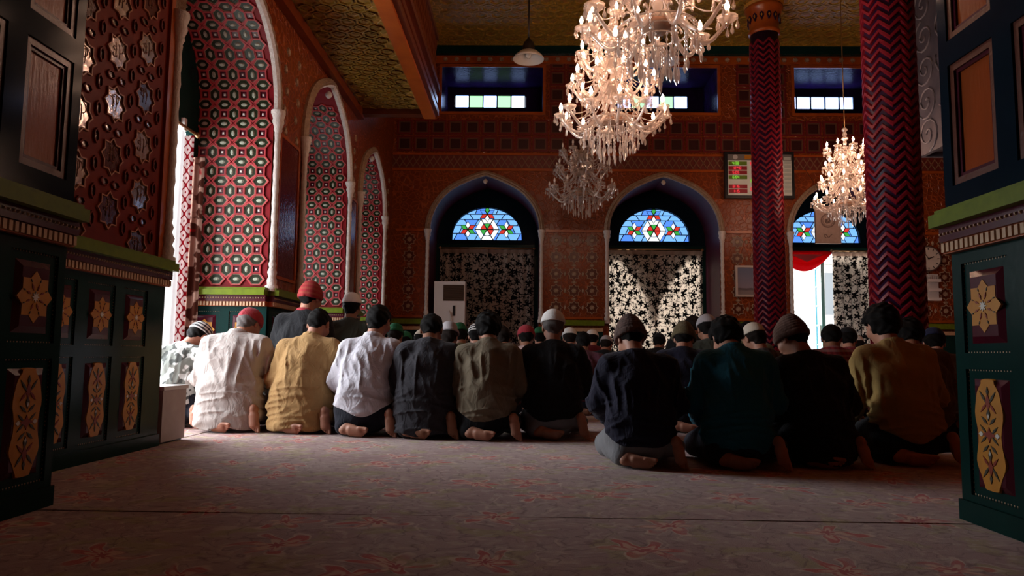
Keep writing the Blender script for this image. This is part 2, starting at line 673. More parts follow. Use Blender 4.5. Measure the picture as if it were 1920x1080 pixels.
def sheet_with_holes(mb, outline, holes, plane, m=0):
    """plane(u, v) -> 3-D point"""
    loops = [outline] + holes
    flat = [p for lp in loops for p in lp]
    tris = tessellate_polygon([[Vector((p[0], p[1], 0)) for p in lp] for lp in loops])
    i = len(mb.v)
    mb.v += [tuple(plane(p[0], p[1])) for p in flat]
    for t in tris:
        mb.f.append(tuple(i + k for k in t))
        mb.m.append(m)
        mb.sm.append(False)


def structure(o, label=None):
    return props(o, label, None, None, 'structure')


# floor and carpets
mb = MB()
mb.box(-9, 12, -2.0, 13.6, -0.2, -0.012)
floor = structure(mb.build('floor', PLASTER), 'pale floor slab lying under the carpets of the prayer hall')


def carpet(name, x0, x1, y0, y1, label, seed):
    mb = MB()
    nx, ny = max(2, int((x1 - x0) / 0.25)), max(2, int((y1 - y0) / 0.25))
    i = len(mb.v)

    def zz(x, y):
        return 0.0025 * math.sin(x * 2.1 + seed) * math.sin(y * 1.7 + seed * 2)
    for b in range(ny + 1):
        for a in range(nx + 1):
            x, y = x0 + (x1 - x0) * a / nx, y0 + (y1 - y0) * b / ny
            mb.v.append((x, y, zz(x, y)))
    for b in range(ny):
        for a in range(nx):
            k = i + b * (nx + 1) + a
            mb.f.append((k, k + 1, k + nx + 2, k + nx + 1))
            mb.m.append(0)
            mb.sm.append(True)
    for (xa, ya, xb, yb) in ((x0, y0, x1, y0), (x1, y0, x1, y1), (x1, y1, x0, y1), (x0, y1, x0, y0)):
        mb.poly([(xa, ya, -0.011), (xb, yb, -0.011), (xb, yb, zz(xb, yb)), (xa, ya, zz(xa, ya))])
    o = mb.build(name, CARPET)
    return props(o, label, 'carpet')


carpet('carpet', XL - 0.01, XR - 0.02, 2.745, 12.43, 'floral maroon carpet that covers the prayer hall under the kneeling men', 1.0)
carpet('carpet', XJL, XJR, -1.45, 2.735, 'worn floral carpet strip in the dark entrance passage between the two panelled jambs', 2.0)
carpet('carpet', -3.3, XL - 0.02, 4.63, 6.49, 'small carpet piece on the sill of the curtained side doorway beside the pale box', 3.0)

# ---------------- left wall with three deep arches
def RISE(hw):
    return {0.94: 0.93, 0.95: 0.93, 0.86: 0.83}.get(hw, ZA - ZS)


ARCH_L = [(5.56, 0.94), (8.35, 0.95), (10.82, 0.86)]
ARCH_B = [(-0.72, 0.96), (2.41, 0.96), (5.58, 0.96)]


def notched_outline(u0, u1, ztop, arches):
    pts = [(u0, 0.0)]
    for c, hw in arches:
        pts += arch_pts(c, hw, RISE(hw))
    pts += [(u1, 0.0), (u1, ztop), (u0, ztop)]
    return pts


mb = MB()
sheet_with_holes(mb, notched_outline(YJ, YB, ZC, ARCH_L), [], lambda u, v: (XL, u, v))
wall_left = structure(mb.build('wall_left', CARVED), 'carved wooden side wall with three deep pointed arches')


def reveal(parent, c, hw, wall, mats, rise, name='arch_reveal'):
    mb = MB()
    pts = arch_pts(c, hw, rise)
    for k in range(len(pts) - 1):
        (u0, v0), (u1, v1) = pts[k], pts[k + 1]
        sm = 0 < k < len(pts) - 2
        if wall == 'L':
            mb.poly([(XL, u0, v0), (XL, u1, v1), (XL - DEP, u1, v1), (XL - DEP, u0, v0)], 0, False)
        else:
            mb.poly([(u0, YB, v0), (u1, YB, v1), (u1, YW, v1), (u0, YW, v0)], 0, False)
    return mb.build(name, mats, parent)


REVEAL_L = M('reveal_red', (0.22, 0.010, 0.015), 0.4, spec=0.15, var=(10, (0.17, 0.010, 0.014)))
REVEAL_B = M('reveal_plum', (0.075, 0.010, 0.026), 0.45, spec=0.2, var=(6, (0.05, 0.01, 0.02)))
for c, hw in ARCH_L:
    reveal(wall_left, c, hw, 'L', [REVEAL_L], RISE(hw))

# ---------------- carved white moldings along the arches
def molding_mesh(name, c, hw, rise, mats, w=0.085, out=0.06):
    """half-round band with beads following the arch above the springing, in wall-local (u, -y, z)"""
    mb = MB()
    pts = arch_pts(c, hw, rise, n=44)[1:-1]
    P = [Vector((p[0], p[1])) for p in pts]
    n = len(P)
    cs = [(-0.012, 0.0), (-0.012, -out * 0.6), (0.010, -out), (0.026, -out * 0.72), (0.045, -out), (0.066, -out * 0.72), (w, -out * 0.5), (w, 0.0)]
    i = len(mb.v)
    for k, p in enumerate(P):
        t = (P[min(k + 1, n - 1)] - P[max(k - 1, 0)]).normalized()
        nn = Vector((-t.y, t.x))
        for q, (a, b) in enumerate(cs):
            bb = b * (1.12 if (k % 2 and q in (4, 5)) else 1.0)
            mb.v.append((p.x + nn.x * a, bb, p.y + nn.y * a))
    m = len(cs)
    for k in range(n - 1):
        for q in range(m - 1):
            mb.f.append((i + k * m + q, i + k * m + q + 1, i + (k + 1) * m + q + 1, i + (k + 1) * m + q))
            mb.m.append(0 if q < 2 else 1)
            mb.sm.append(False)
    return mb.mesh(name, mats)


def colonnette_mesh():
    mb = MB()
    prof = [(0.06, 0), (0.06, 0.05), (0.045, 0.06), (0.05, 0.10), (0.036, 0.13), (0.048, 0.17), (0.03, 0.21), (0.040, 0.24), (0.027, 0.27)]
    for k in range(9):
        z = 0.30 + k * 0.125
        prof += [(0.032, z), (0.028, z + 0.06), (0.034, z + 0.11)]
    prof += [(0.03, 1.42), (0.045, 1.45), (0.04, 1.47), (0.06, 1.52), (0.052, 1.55), (0.068, 1.60), (0.068, 1.625)]
    mb.lathe(prof, 12)
    return mb.mesh('colonnette', [WHITE_M])


COLONNETTE = colonnette_mesh()


def dress_arch(parent, c, hw, rise, M4, mats):
    mo = link('arch_molding', molding_mesh('arch_molding', c, hw, rise, mats), parent, M4)
    for s in (-1, 1):
        link('colonnette', COLONNETTE, parent, M4 @ Matrix.Translation((c + s * (hw + 0.035), -0.03, CAP + 0.02)) @ Matrix.Diagonal((1, 1, ((ZSL if rise < 0.95 else ZS) - CAP - 0.02) / 1.625, 1)))
    k = MB()
    k.lathe([(0.0, -0.05), (0.03, -0.03), (0.045, 0.0), (0.03, 0.03), (0.0, 0.05)], 10)
    k.build('arch_keystone_boss', [WHITE_M], parent, M4 @ Matrix.Translation((c, 0.02, (ZSL if rise < 0.95 else ZS) + rise - 0.10)))


ML = wallmat(XL, 0, 0, PI / 2)
for c, hw in ARCH_L:
    dress_arch(wall_left, c, hw, RISE(hw), ML, [WHITE_M, GILT])

# ---------------- lattice of inlaid hexagons and squares on the far reveals of the side arches
def hex_mesh(vertical):
    mb = MB()
    a, b, t = 0.086, 0.058, 0.040          # half length, half height, half length of the flat sides
    o = [(-a, 0), (-t, -b), (t, -b), (a, 0), (t, b), (-t, b)]
    if vertical:
        o = [(-p[1], p[0]) for p in o]
    sc = lambda k: [(p[0] * k, p[1] * k) for p in o]
    mb.ring(sc(0.98), sc(0.80), -0.016, 0.0, 0)
    mb.ring(sc(0.80), sc(0.72), -0.010, 0.0, 1)
    mb.prism(sc(0.72), -0.004, 0.0, 2)
    e = circle(0, 0, 0.030, 10, 0, 0.018) if not vertical else circle(0, 0, 0.018, 10, 0, 0.030)
    mb.prism(e, -0.014, -0.004, 3, inset=0.45)
    return mb.mesh('inlaid_hexagon', [RED_L, GILT, INLAY, INLAY_W])


def square_mesh():
    mb = MB()
    o = [(-0.042, -0.042), (0.042, -0.042), (0.042, 0.042), (-0.042, 0.042)]
    sc = lambda k: [(p[0] * k, p[1] * k) for p in o]
    mb.ring(sc(1.0), sc(0.70), -0.016, 0.0, 0)
    mb.prism(sc(0.70), -0.003, 0.0, 2)
    mb.prism(sc(0.28), -0.012, -0.003, 1, inset=0.4)
    return mb.mesh('inlaid_square', [RED_L, PAINT_W, MAROON])


HEXH, HEXV, SQR = hex_mesh(False), hex_mesh(True), square_mesh()


def profile_at(c, hw, rise, s):
    """point and direction at length s above the wainscot along the far side of an arch"""
    pts = list(reversed(arch_pts(c, hw, rise, z0=CAP, n=60)))
    d = 0.0
    for k in range(len(pts) - 1):
        p, q = Vector(pts[k]), Vector(pts[k + 1])
        L = (q - p).length
        if d + L >= s:
            t = (q - p).normalized()
            return p + t * (s - d), t
        d += L
    return None, None


pitch = 0.182
for ai, (c, hw) in enumerate(ARCH_L):
    rise = RISE(hw)
    if ai > 0:
        rise_rows = 13
    rows = 15
    for j in range(rows):
        for half in (0, 1):
            s = 0.13 + (j + half * 0.5) * pitch
            p, t = profile_at(c, hw, rise, s)
            if p is None:
                continue
            X = Vector((1, 0, 0))
            Z = Vector((0, t.x, t.y))
            Y = Z.cross(X)
            for i in range(4):
                u = XL - DEP + 0.085 + i * pitch
                for me, uu, ok in ((HEXH, u, half == 0), (SQR, u, half == 1), (HEXV, u + pitch / 2, half == 1 and i < 3)):
                    if not ok:
                        continue
                    mt = Matrix(((X.x, Y.x, Z.x, uu), (X.y, Y.y, Z.y, p.x), (X.z, Y.z, Z.z, p.y), (0, 0, 0, 1)))
                    link(me.name.split('.')[0], me, wall_left, mt)

# doors of the side arches: dark green tympanum, frame posts, threshold
for ai, (c, hw) in enumerate(ARCH_L):
    mb = MB()
    rise = RISE(hw)
    top = [(p[0], p[1]) for p in arch_pts(c, hw, rise, z0=2.6)]
    xx = XL - DEP + 0.03
    mb.poly([(xx, p[0], p[1]) for p in top])
    mb.poly([(xx - 0.08, p[0], p[1]) for p in reversed(top)])
    mb.poly([(xx, c - hw, 2.6), (xx, c + hw, 2.6), (xx - 0.08, c + hw, 2.6), (xx - 0.08, c - hw, 2.6)])
    d = structure(mb.build('door_%d' % (ai + 1), GREEN_D), 'dark green timber head of the open side doorway')
    p = MB()
    for s in (-1, 1):
        u = c + s * (hw - 0.05)
        p.box(xx - 0.07, xx + 0.01, u - 0.05, u + 0.05, 0, 2.6)
    p.build('door_post', GREEN_D, d)
    if ai:
        # added double door, out of view; its panes glow to stand in for daylight
        f = MB()
        u0, u1 = c - hw + 0.10, c + hw - 0.10
        xd = xx - 0.04
        for k in range(5):
            u = u0 + (u1 - u0) * k / 4
            f.box(xd - 0.025, xd + 0.025, u - 0.035, u + 0.035, 0.0, 2.6)
        for z in (0.08, 0.55, 1.05, 1.55, 2.05, 2.56):
            f.box(xd - 0.025, xd + 0.025, u0, u1, z - 0.035, z + 0.035)
        f.box(xd - 0.02, xd + 0.02, u0, u1, 0.0, 0.55)
        f.build('door_leaf', GREEN_D, d)
        for k in range(4):
            for z in (0.55, 1.05, 1.55, 2.05):
                ua, ub = u0 + (u1 - u0) * k / 4 + 0.035, u0 + (u1 - u0) * (k + 1) / 4 - 0.035
                g_ = MB()
                g_.box(xd - 0.004, xd + 0.004, ua, ub, z + 0.035, z + (0.475 if z > 2 else 0.465))
                g_.build('added_glow_pane', emitter('added_pane_glow_%d' % ai, (0.90, 0.95, 1.0), 4.6 if ai == 1 else 3.4), d)

# outer side of the left wall and the white court outside it
mb = MB()
sheet_with_holes(mb, notched_outline(-2, YB + 1.5, ZC + 0.2, ARCH_L), [], lambda u, v: (XL - DEP - 0.22, u, v))
wo = structure(mb.build('wall_exterior', PLASTER), 'white plastered outer side of the arcade wall')
for c, hw in ARCH_L:
    m2 = MB()
    pts = arch_pts(c, hw, RISE(hw))
    for k in range(len(pts) - 1):
        (u0, v0), (u1, v1) = pts[k], pts[k + 1]
        m2.poly([(XL - DEP, u0, v0), (XL - DEP, u1, v1), (XL - DEP - 0.22, u1, v1), (XL - DEP - 0.22, u0, v0)])
    m2.build('outer_reveal', PLASTER, wo)
mb = MB()
mb.box(-30, XL - DEP - 0.22, -4, 34, -0.25, -0.05)
mb.box(-30, 30, 13.75, 34, -0.25, -0.05)
structure(mb.build('ground', PLASTER), 'sunlit pale paving of the court outside')

# ---------------- back wall
WIN = [(-0.62, 0.90), (2.47, 0.90), (5.62, 0.90)]
ZW0, ZW1 = 4.89, 5.71
mb = MB()
outl = notched_outline(XL, XR, ZC, ARCH_B)
holes = [[(c - w, ZW0), (c + w, ZW0), (c + w, ZW1), (c - w, ZW1)] for c, w in WIN]
sheet_with_holes(mb, outl, holes, lambda u, v: (u, YB, v))
wall_back = structure(mb.build('wall_back', CARVED), 'carved wooden prayer wall with three arches and three high windows')
for c, hw in ARCH_B:
    reveal(wall_back, c, hw, 'B', [REVEAL_B], ZA - ZS)
    dress_arch(wall_back, c, hw, ZA - ZS, wallmat(0, YB, 0, 0), [GILT, GILT])
# outer skin of the back wall
mb = MB()
sheet_with_holes(mb, notched_outline(XL - 1, XR + 1, ZC + 0.2, ARCH_B), [[(c - 0.70, 5.30), (c + 0.70, 5.30), (c + 0.70, 5.59), (c - 0.70, 5.59)] for c in (-.71, 2.40, 5.55)],
                 lambda u, v: (u, YW + 0.12, v))
structure(mb.build('wall_rear_exterior', PLASTER), 'white outer skin of the prayer wall')

# high windows
PANE_BL = emitter('pane_white_blue', (0.38, 0.55, 1.0), 7.0)
PANE_GR = emitter('pane_pale_green', (0.50, 1.0, 0.56), 1.3)
FRAME_W = M('window_frame_paint', (0.03, 0.05, 0.09), 0.3)
pane_sq = None
for wi, ((c, w), cp) in enumerate(zip(WIN, (-.71, 2.40, 5.55))):
    mb = MB()
    for (x0, z0, x1, z1) in ((c - w, ZW0, c + w, ZW0), (c + w, ZW0, c + w, ZW1), (c + w, ZW1, c - w, ZW1), (c - w, ZW1, c - w, ZW0)):
        mb.poly([(x0, YB, z0), (x1, YB, z1), (x1, YW - 0.02, z1), (x0, YW - 0.02, z0)])
    win = structure(mb.build('window_%d' % (wi + 1), GLOSS_BLUE), 'deep dark recess of a high window with five coloured panes')
    b = MB()
    # back board around the panes
    for (x0, x1, z0, z1) in ((c - w, c + w, ZW0, 5.31), (c - w, c + w, 5.58, ZW1), (c - w, cp - 0.69, 5.31, 5.58), (cp + 0.69, c + w, 5.31, 5.58)):
        b.box(x0, x1, YW - 0.03, YW + 0.01, z0, z1)
    b.build('recess_board', GLOSS_BLUE, win)
    fr = MB()
    for k in range(6):
        x = cp - 0.675 + k * 0.27
        fr.box(x - 0.012, x + 0.012, YW - 0.05, YW + 0.0, 5.31, 5.58)
    fr.box(cp - 0.69, cp + 0.69, YW - 0.05, YW, 5.305, 5.33)
    fr.box(cp - 0.69, cp + 0.69, YW - 0.05, YW, 5.56, 5.585)
    fr.build('window_frame', FRAME_W, win)
    for k in range(5):
        p = MB()
        x = cp - 0.54 + k * 0.27
        p.box(x - 0.123, x + 0.123, YW - 0.02, YW - 0.012, 5.33, 5.56)
        p.build('pane', PANE_GR if k % 2 and wi < 2 else PANE_BL, win)
    # orange moulding round the mouth of the recess
    t = MB()
    o = 0.05
    t.box(c - w - o, c + w + o, YB - 0.03, YB + 0.005, ZW0 - o, ZW0)
    t.box(c - w - o, c + w + o, YB - 0.03, YB + 0.005, ZW1, ZW1 + o)
    t.box(c - w - o, c - w, YB - 0.03, YB + 0.005, ZW0, ZW1)
    t.box(c + w, c + w + o, YB - 0.03, YB + 0.005, ZW0, ZW1)
    t.build('window_molding', WOOD_O, win)

# stained glass lunettes in dark green tympana
GL = {'b': emitter('glass_sky_blue', (0.10, 0.30, 1.0), 1.1), 'p': emitter('glass_pale_blue', (0.20, 0.50, 1.0), 1.15), 'w': emitter('glass_clear', (0.92, 0.97, 1.0), 1.25),
      'r': emitter('glass_red', (0.85, 0.05, 0.035), 0.85), 'g': emitter('glass_green', (0.06, 0.55, 0.09), 0.8)}
LEAD = M('window_lead', (0.01, 0.013, 0.02), 0.4)


def clip_poly(poly, clip):
    out = poly
    n = len(clip)
    for k in range(n):
        a, b = clip[k], clip[(k + 1) % n]
        inp, out = out, []
        if not inp:
            return []
        side = lambda p: (b[0] - a[0]) * (p[1] - a[1]) - (b[1] - a[1]) * (p[0] - a[0])
        for q in range(len(inp)):
            p, r = inp[q], inp[(q + 1) % len(inp)]
            sp, sr = side(p), side(r)
            if sp >= 0:
                out.append(p)
            if (sp >= 0) != (sr >= 0):
                t = sp / (sp - sr)
                out.append((p[0] + (r[0] - p[0]) * t, p[1] + (r[1] - p[1]) * t))
    return out


def shrink(poly, d):
    """move every edge of a convex polygon inwards by d"""
    n = len(poly)
    out = []
    area = sum(poly[k][0] * poly[(k + 1) % n][1] - poly[(k + 1) % n][0] * poly[k][1] for k in range(n))
    if abs(area) < 1e-4:
        return None
    for k in range(n):
        p0, p1, p2 = Vector(poly[k - 1]), Vector(poly[k]), Vector(poly[(k + 1) % n])
        if (p1 - p0).length < 1e-5 or (p2 - p1).length < 1e-5:
            continue
        e1, e2 = (p1 - p0).normalized(), (p2 - p1).normalized()
        n1, n2 = Vector((-e1.y, e1.x)), Vector((-e2.y, e2.x))
        m = n1 + n2
        if m.length < 0.1:
            continue
        m.normalize()
        out.append(tuple(p1 + m * (d / max(0.35, m.dot(n1)))))
    return out if len(out) > 2 else None


W2, HH = 0.665, 0.62
DOME = [(-W2, 0.0), (W2, 0.0)] + [(W2 * math.cos(PI * k / 22), 0.03 + (HH - 0.03) * math.sin(PI * k / 22) ** 0.92) for k in range(1, 22)]


def lunette_panes():
    P = []
    a = 0.095
    sx = 0.366

    def rh(cx, cz, ang, col):
        d1, d2 = ang - PI / 6, ang + PI / 6
        p = [(cx, cz), (cx + a * math.cos(d1), cz + a * math.sin(d1)), (cx + a * (math.cos(d1) + math.cos(d2)), cz + a * (math.sin(d1) + math.sin(d2))), (cx + a * math.cos(d2), cz + a * math.sin(d2))]
        P.append((p, col, 2))
    for cx, cz, cols in ((-sx, 0.205, 'rwgrwg'), (sx, 0.205, 'rwgrwg'), (0.0, 0.50, 'bgbrwr')):
        for k in range(6):
            rh(cx, cz, PI / 6 + k * PI / 3, cols[k])
    # central rosette: wheel of six wedges within a white hexagon
    cz = 0.205
    R = 0.122
    for k in range(6):
        a0, a1 = k * PI / 3, (k + 1) * PI / 3
        p = [(0, cz)] + [(R * math.cos(a0 + (a1 - a0) * q / 4), cz + R * math.sin(a0 + (a1 - a0) * q / 4)) for q in range(5)]
        P.append((p, 'rgrgwr'[k], 2))
    Q = 0.235
    for k in range(6):
        a0, a1 = k * PI / 3, (k + 1) * PI / 3
        p = [(R * 1.04 * math.cos(a0), cz + R * 1.04 * math.sin(a0)), (Q * math.cos(a0), cz + Q * math.sin(a0)), (Q * math.cos(a1), cz + Q * math.sin(a1)), (R * 1.04 * math.cos(a1), cz + R * 1.04 * math.sin(a1))]
        P.append((p, 'w', 1))
    # pale blue field cut into trapezes
    zs = [0.0, 0.13, 0.285, 0.40, 0.50, 0.66]
    for j in range(5):
        off = 0.0 if j % 2 else 0.1
        for i in range(-4, 5):
            x = i * 0.2 + off
            d = 0.035 * (1 if (i + j) % 2 else -1)
            p = [(x - 0.1 - d, zs[j]), (x + 0.1 + d, zs[j]), (x + 0.1 - d, zs[j + 1]), (x - 0.1 + d, zs[j + 1])]
            P.append((p, 'p' if (i + j) % 3 else 'b', 0))
    return P


LUN = []
for poly, col, lay in lunette_panes():
    q = clip_poly(poly, DOME)
    if len(q) < 3:
        continue
    s = shrink(q, 0.009)
    if not s:
        continue
    ok = s
    mb = MB()
    mb.prism(ok, -0.008 - lay * 0.007, 0.0 - lay * 0.0, 0)
    LUN.append((mb.mesh('glass_pane', [GL[col]]), lay, q))
for wi, ((c, hw), cs) in enumerate(zip(ARCH_B, (-0.735, 2.42, 5.60))):
    # tympanum board with the lunette cut out
    mb = MB()
    outl = arch_pts(c, hw, ZA - ZS, z0=2.60)
    hole = [(cs + p[0], 2.755 + p[1]) for p in DOME]
    sheet_with_holes(mb, outl, [hole], lambda u, v: (u, YW - 0.04, v))
    for k in range(len(hole)):
        a, b = hole[k], hole[(k + 1) % len(hole)]
        mb.poly([(a[0], YW - 0.04, a[1]), (b[0], YW - 0.04, b[1]), (b[0], YW + 0.04, b[1]), (a[0], YW + 0.04, a[1])])
    win = structure(mb.build('window_%d' % (wi + 4), GREEN_B), 'half-round stained glass window in a dark green arched board')
    b = MB()
    b.poly([(cs + p[0] * 1.01, YW + 0.03, 2.75 + p[1] * 1.01) for p in DOME])
    for poly, col, lay in lunette_panes():
        q = clip_poly(poly, DOME)
        if len(q) >= 3 and lay:
            b.prism([(cs + p[0], 2.755 + p[1]) for p in q], YW + 0.016 - lay * 0.007, YW + 0.03)
    b.build('window_lead', LEAD, win)
    for me, lay, q in LUN:
        link('glass_pane', me, win, Matrix.Translation((cs, YW + 0.02, 2.755)))
    # frame posts and transom of the doorway beneath
    f = MB()
    f.box(c - hw, c - hw + 0.12, YW - 0.08, YW + 0.04, 0, 2.6)
    f.box(c + hw - 0.12, c + hw, YW - 0.08, YW + 0.04, 0, 2.6)
    f.box(c - hw, c + hw, YW - 0.09, YW + 0.04, 2.56, 2.66)
    f.build('door_frame', GREEN_D, win)

# ---------------- panelling of the back wall
def oct_star_mesh(name, r, mats, strokes=0):
    mb = MB()
    o, i1, i2 = star(0, 0, r, r * 0.74, 8), star(0, 0, r * 0.86, r * 0.64, 8), star(0, 0, r * 0.40, r * 0.30, 8)
    mb.ring(o, i1, -0.018, 0.0, 0)
    mb.prism(i1, -0.006, 0.0, 1)
    mb.prism(i2, -0.014, -0.006, 0, inset=0.3)
    return mb.mesh(name, mats)


STAR_B = oct_star_mesh('star_panel', 0.120, [GILT, WOOD_D])
DOT = MB()
DOT.prism(circle(0, 0, 0.045, 6, 0, 0.026), -0.016, 0, 0, inset=0.4)
DOT = DOT.mesh('inlay_lozenge', [GILT])
DOTV = MB()
DOTV.prism(circle(0, 0, 0.026, 6, PI / 6, 0.045), -0.016, 0, 0, inset=0.4)
DOTV = DOTV.mesh('inlay_lozenge', [GILT])


def star_field(parent, u0, u1, z0, z1, M4):
    n = max(1, int(round((u1 - u0) / 0.30)))
    m = max(1, int(round((z1 - z0) / 0.30)))
    du, dz = (u1 - u0) / n, (z1 - z0) / m
    for j in range(m):
        for i in range(n):
            u, z = u0 + (i + 0.5) * du, z0 + (j + 0.5) * dz
            link('star_panel', STAR_B, parent, M4 @ Matrix.Translation((u, 0, z)))
            if j < m - 1:
                link('inlay_lozenge', DOT, parent, M4 @ Matrix.Translation((u, 0, z + dz / 2)))
            if i < n - 1:
                link('inlay_lozenge', DOTV, parent, M4 @ Matrix.Translation((u + du / 2, 0, z)))


MBK = wallmat(0, YB, 0, 0)
edges = [XL + 0.08, ARCH_B[0][0] - 1.07, ARCH_B[0][0] + 1.07, ARCH_B[1][0] - 1.07, ARCH_B[1][0] + 1.07, ARCH_B[2][0] - 1.07, ARCH_B[2][0] + 1.07, XR - 0.08]
for k in (0, 2, 4, 6):
    star_field(wall_back, edges[k] + 0.03, edges[k + 1] - 0.03, 1.28, 2.74, MBK)
    fr = MB()
    for z in (1.24, 2.76):
        fr.box(edges[k], edges[k + 1], YB - 0.03, YB + 0.005, z - 0.02, z + 0.02)
    fr.build('panel_molding', WOOD_O, wall_back)

COF = MB()
sq = lambda h: [(-h, -h), (h, -h), (h, h), (-h, h)]
COF.ring(sq(0.135), sq(0.105), -0.022, 0, 0)
COF.ring(sq(0.105), sq(0.085), -0.012, 0, 1)
COF.prism(sq(0.085), -0.003, 0, 2)
COF = COF.mesh('coffer_panel', [M('coffer_red', (0.17, 0.014, 0.014), 0.35, coat=0.3, var=(20, (0.12, 0.010, 0.012))), M('faded_gilt', (0.13, 0.055, 0.03), 0.4), M('coffer_dark', (0.04, 0.008, 0.008), 0.4)])
nco = int((XR - XL - 0.1) / 0.30)
for j in range(6):
    z = 4.31 + j * 0.30 - (0.0 if j < 2 else 0.0)
    for i in range(nco):
        u = XL + 0.2 + i * 0.30
        if z + 0.15 > ZW0 - 0.06 and any(abs(u - c) < w + 0.2 for c, w in WIN):
            continue
        link('coffer_panel', COF, wall_back, MBK @ Matrix.Translation((u, 0, z)))

# horizontal borders
def band(name, z0, z1, out, m, wall=wall_back):
    b = MB()
    b.box(XL, XR, YB - out, YB + 0.004, z0, z1)
    return b.build(name, m, wall)


band('frieze_board', 3.86, 4.10, 0.02, M('frieze_red', (0.16, 0.028, 0.018), 0.4, var=(20, (0.11, 0.02, 0.015))))
band('frieze_edge', 4.10, 4.135, 0.04, WOOD_O)
band('frieze_edge', 3.82, 3.86, 0.04, WOOD_O)
lat = MB()
n = int((XR - XL) / 0.12)
for i in range(n):
    x = XL + 0.06 + i * 0.12
    for s in (-1, 1):
        mt = Matrix.Translation((x, YB - 0.026, 3.98)) @ Matrix.Rotation(s * math.radians(34), 4, 'Y')
        lat.obox(mt, 0.007, 0.008, 0.125)
o = lat.build('frieze_lattice', M('dull_gilt', (0.22, 0.11, 0.06), 0.4), wall_back)
o['kind'] = 'stuff'
band('cornice_board', 5.77, 5.91, 0.05, WOOD_O)
band('cornice_edge', 5.91, 6.05, 0.16, GREEN_D)
ros = MB()
ros.prism(star(0, 0, 0.045, 0.028, 8), -0.02, 0, 0)
ros = ros.mesh('cornice_rosette', [GILT])
for i in range(48):
    link('cornice_rosette', ros, wall_back, MBK @ Matrix.Translation((XL + 0.1 + i * 0.2, -0.05, 5.84)))

# wainscot of the back wall
mb = MB()
for k in (0, 2, 4, 6):
    mb.box(edges[k], edges[k + 1], YB - 0.05, YB + 0.01, 0.0, CAP - 0.12)
mb.build('wainscot_board', GREEN_D, wall_back)
mb = MB()
m2 = MB()
for k in (0, 2, 4, 6):
    mb.box(edges[k] - 0.02, edges[k + 1] + 0.02, YB - 0.11, YB + 0.01, CAP - 0.02, CAP + 0.07)
    m2.box(edges[k], edges[k + 1], YB - 0.08, YB + 0.01, CAP - 0.12, CAP - 0.06)
mb.build('wainscot_cap', GREEN_L, wall_back)
m2.build('wainscot_dentil', BEIGE, wall_back)

# ---------------- right wall, front wall, ceilings
mb = MB()
mb.box(XR, XR + 0.2, YJ - 0.2, YB + 0.1, 0, ZC)
structure(mb.build('wall_right', CARVED), 'carved wooden wall on the far side of the hall')
mb = MB()
mb.box(XJR, XR + 0.2, YJ - 0.25, YJ, 0, ZC)
mb.box(XL - 0.6, XJL, YJ - 0.25, YJ, 0, ZC)
mb.box(XJL, XJR, YJ - 0.25, YJ, 2.95, ZC)
structure(mb.build('wall_front', CARVED), 'wooden wall around the mouth of the entrance passage')
mb = MB()
mb.box(XL - 1.0, XR + 0.3, YJ - 0.3, YW + 0.2, ZC, ZC + 0.15)
ceiling = structure(mb.build('ceiling', CEIL), 'olive and gold painted wooden ceiling')


def hex_lattice(name, x0, x1, y0, y1, z, pitch, mats, parent):
    """raised hexagon rings with a rosette in each, below the plane z"""
    me = MB()
    r = pitch * 0.50
    ho, hi = circle(0, 0, r, 6, PI / 6), circle(0, 0, r * 0.78, 6, PI / 6)
    st = star(0, 0, r * 0.55, r * 0.25, 6)
    nx, ny = int((x1 - x0) / pitch), int((y1 - y0) / (pitch * 0.866))
    for j in range(ny):
        for i in range(nx):
            cx, cy = x0 + pitch * (i + 0.5 + 0.5 * (j % 2)), y0 + pitch * 0.866 * (j + 0.5)
            if cx + r > x1:
                continue
            b = len(me.v)
            me.v += [(cx + p[0], cy + p[1], z - 0.018) for p in ho] + [(cx + p[0], cy + p[1], z - 0.018) for p in hi] + [(cx + p[0], cy + p[1], z) for p in hi]
            for k in range(6):
                k2 = (k + 1) % 6
                me.f += [(b + k, b + 6 + k, b + 6 + k2, b + k2), (b + 6 + k, b + 12 + k, b + 12 + k2, b + 6 + k2)]
                me.m += [0, 0]
                me.sm += [False, False]
            me.poly([(cx + p[0], cy + p[1], z - 0.012) for p in reversed(st)], 1)
    o = me.build(name, mats, parent)
    o['kind'] = 'stuff'
    return o


CGOLD = M('ceiling_batten', (0.42, 0.23, 0.03), 0.4, var=(12, (0.22, 0.15, 0.03)))
CROS = M('ceiling_rosette', (0.40, 0.14, 0.03), 0.4, var=(12, (0.14, 0.14, 0.03)))
hex_lattice('ceiling_lattice', -1.4, XR, 6.5, YB - 0.2, ZC, 0.26, [CGOLD, CROS], ceiling)

# left gallery: soffit, edge beam with orange moulding, carved railing
GX, GY, GZ = -1.28, 9.77, 3.97
mb = MB()
mb.box(XL, GX - 0.02, YJ, GY, GZ, GZ + 0.2)
gal = structure(mb.build('trim_1', SOFF), 'painted soffit of the gallery above the side arches')
hex_lattice('soffit_lattice', XL + 0.10, GX - 0.2, YJ + 0.3, GY - 0.1, GZ, 0.17, [M('soffit_batten', (0.32, 0.16, 0.016), 0.4, var=(12, (0.17, 0.11, 0.02))), M('soffit_rosette', (0.24, 0.12, 0.02), 0.4)], gal)
mb = MB()
mb.box(GX - 0.16, GX, YJ, GY + 0.02, GZ - 0.10, GZ + 0.34)
mb.build('gallery_beam', WOOD_O, gal)
mb = MB()
mb.box(GX, GX + 0.05, YJ, GY + 0.02, GZ - 0.06, GZ + 0.02)
mb.box(GX, GX + 0.03, YJ, GY + 0.02, GZ + 0.12, GZ + 0.20)
mb.box(GX, GX + 0.06, YJ, GY + 0.02, GZ + 0.28, GZ + 0.36)
mb.build('beam_molding', WOOD_D, gal)
mb = MB()
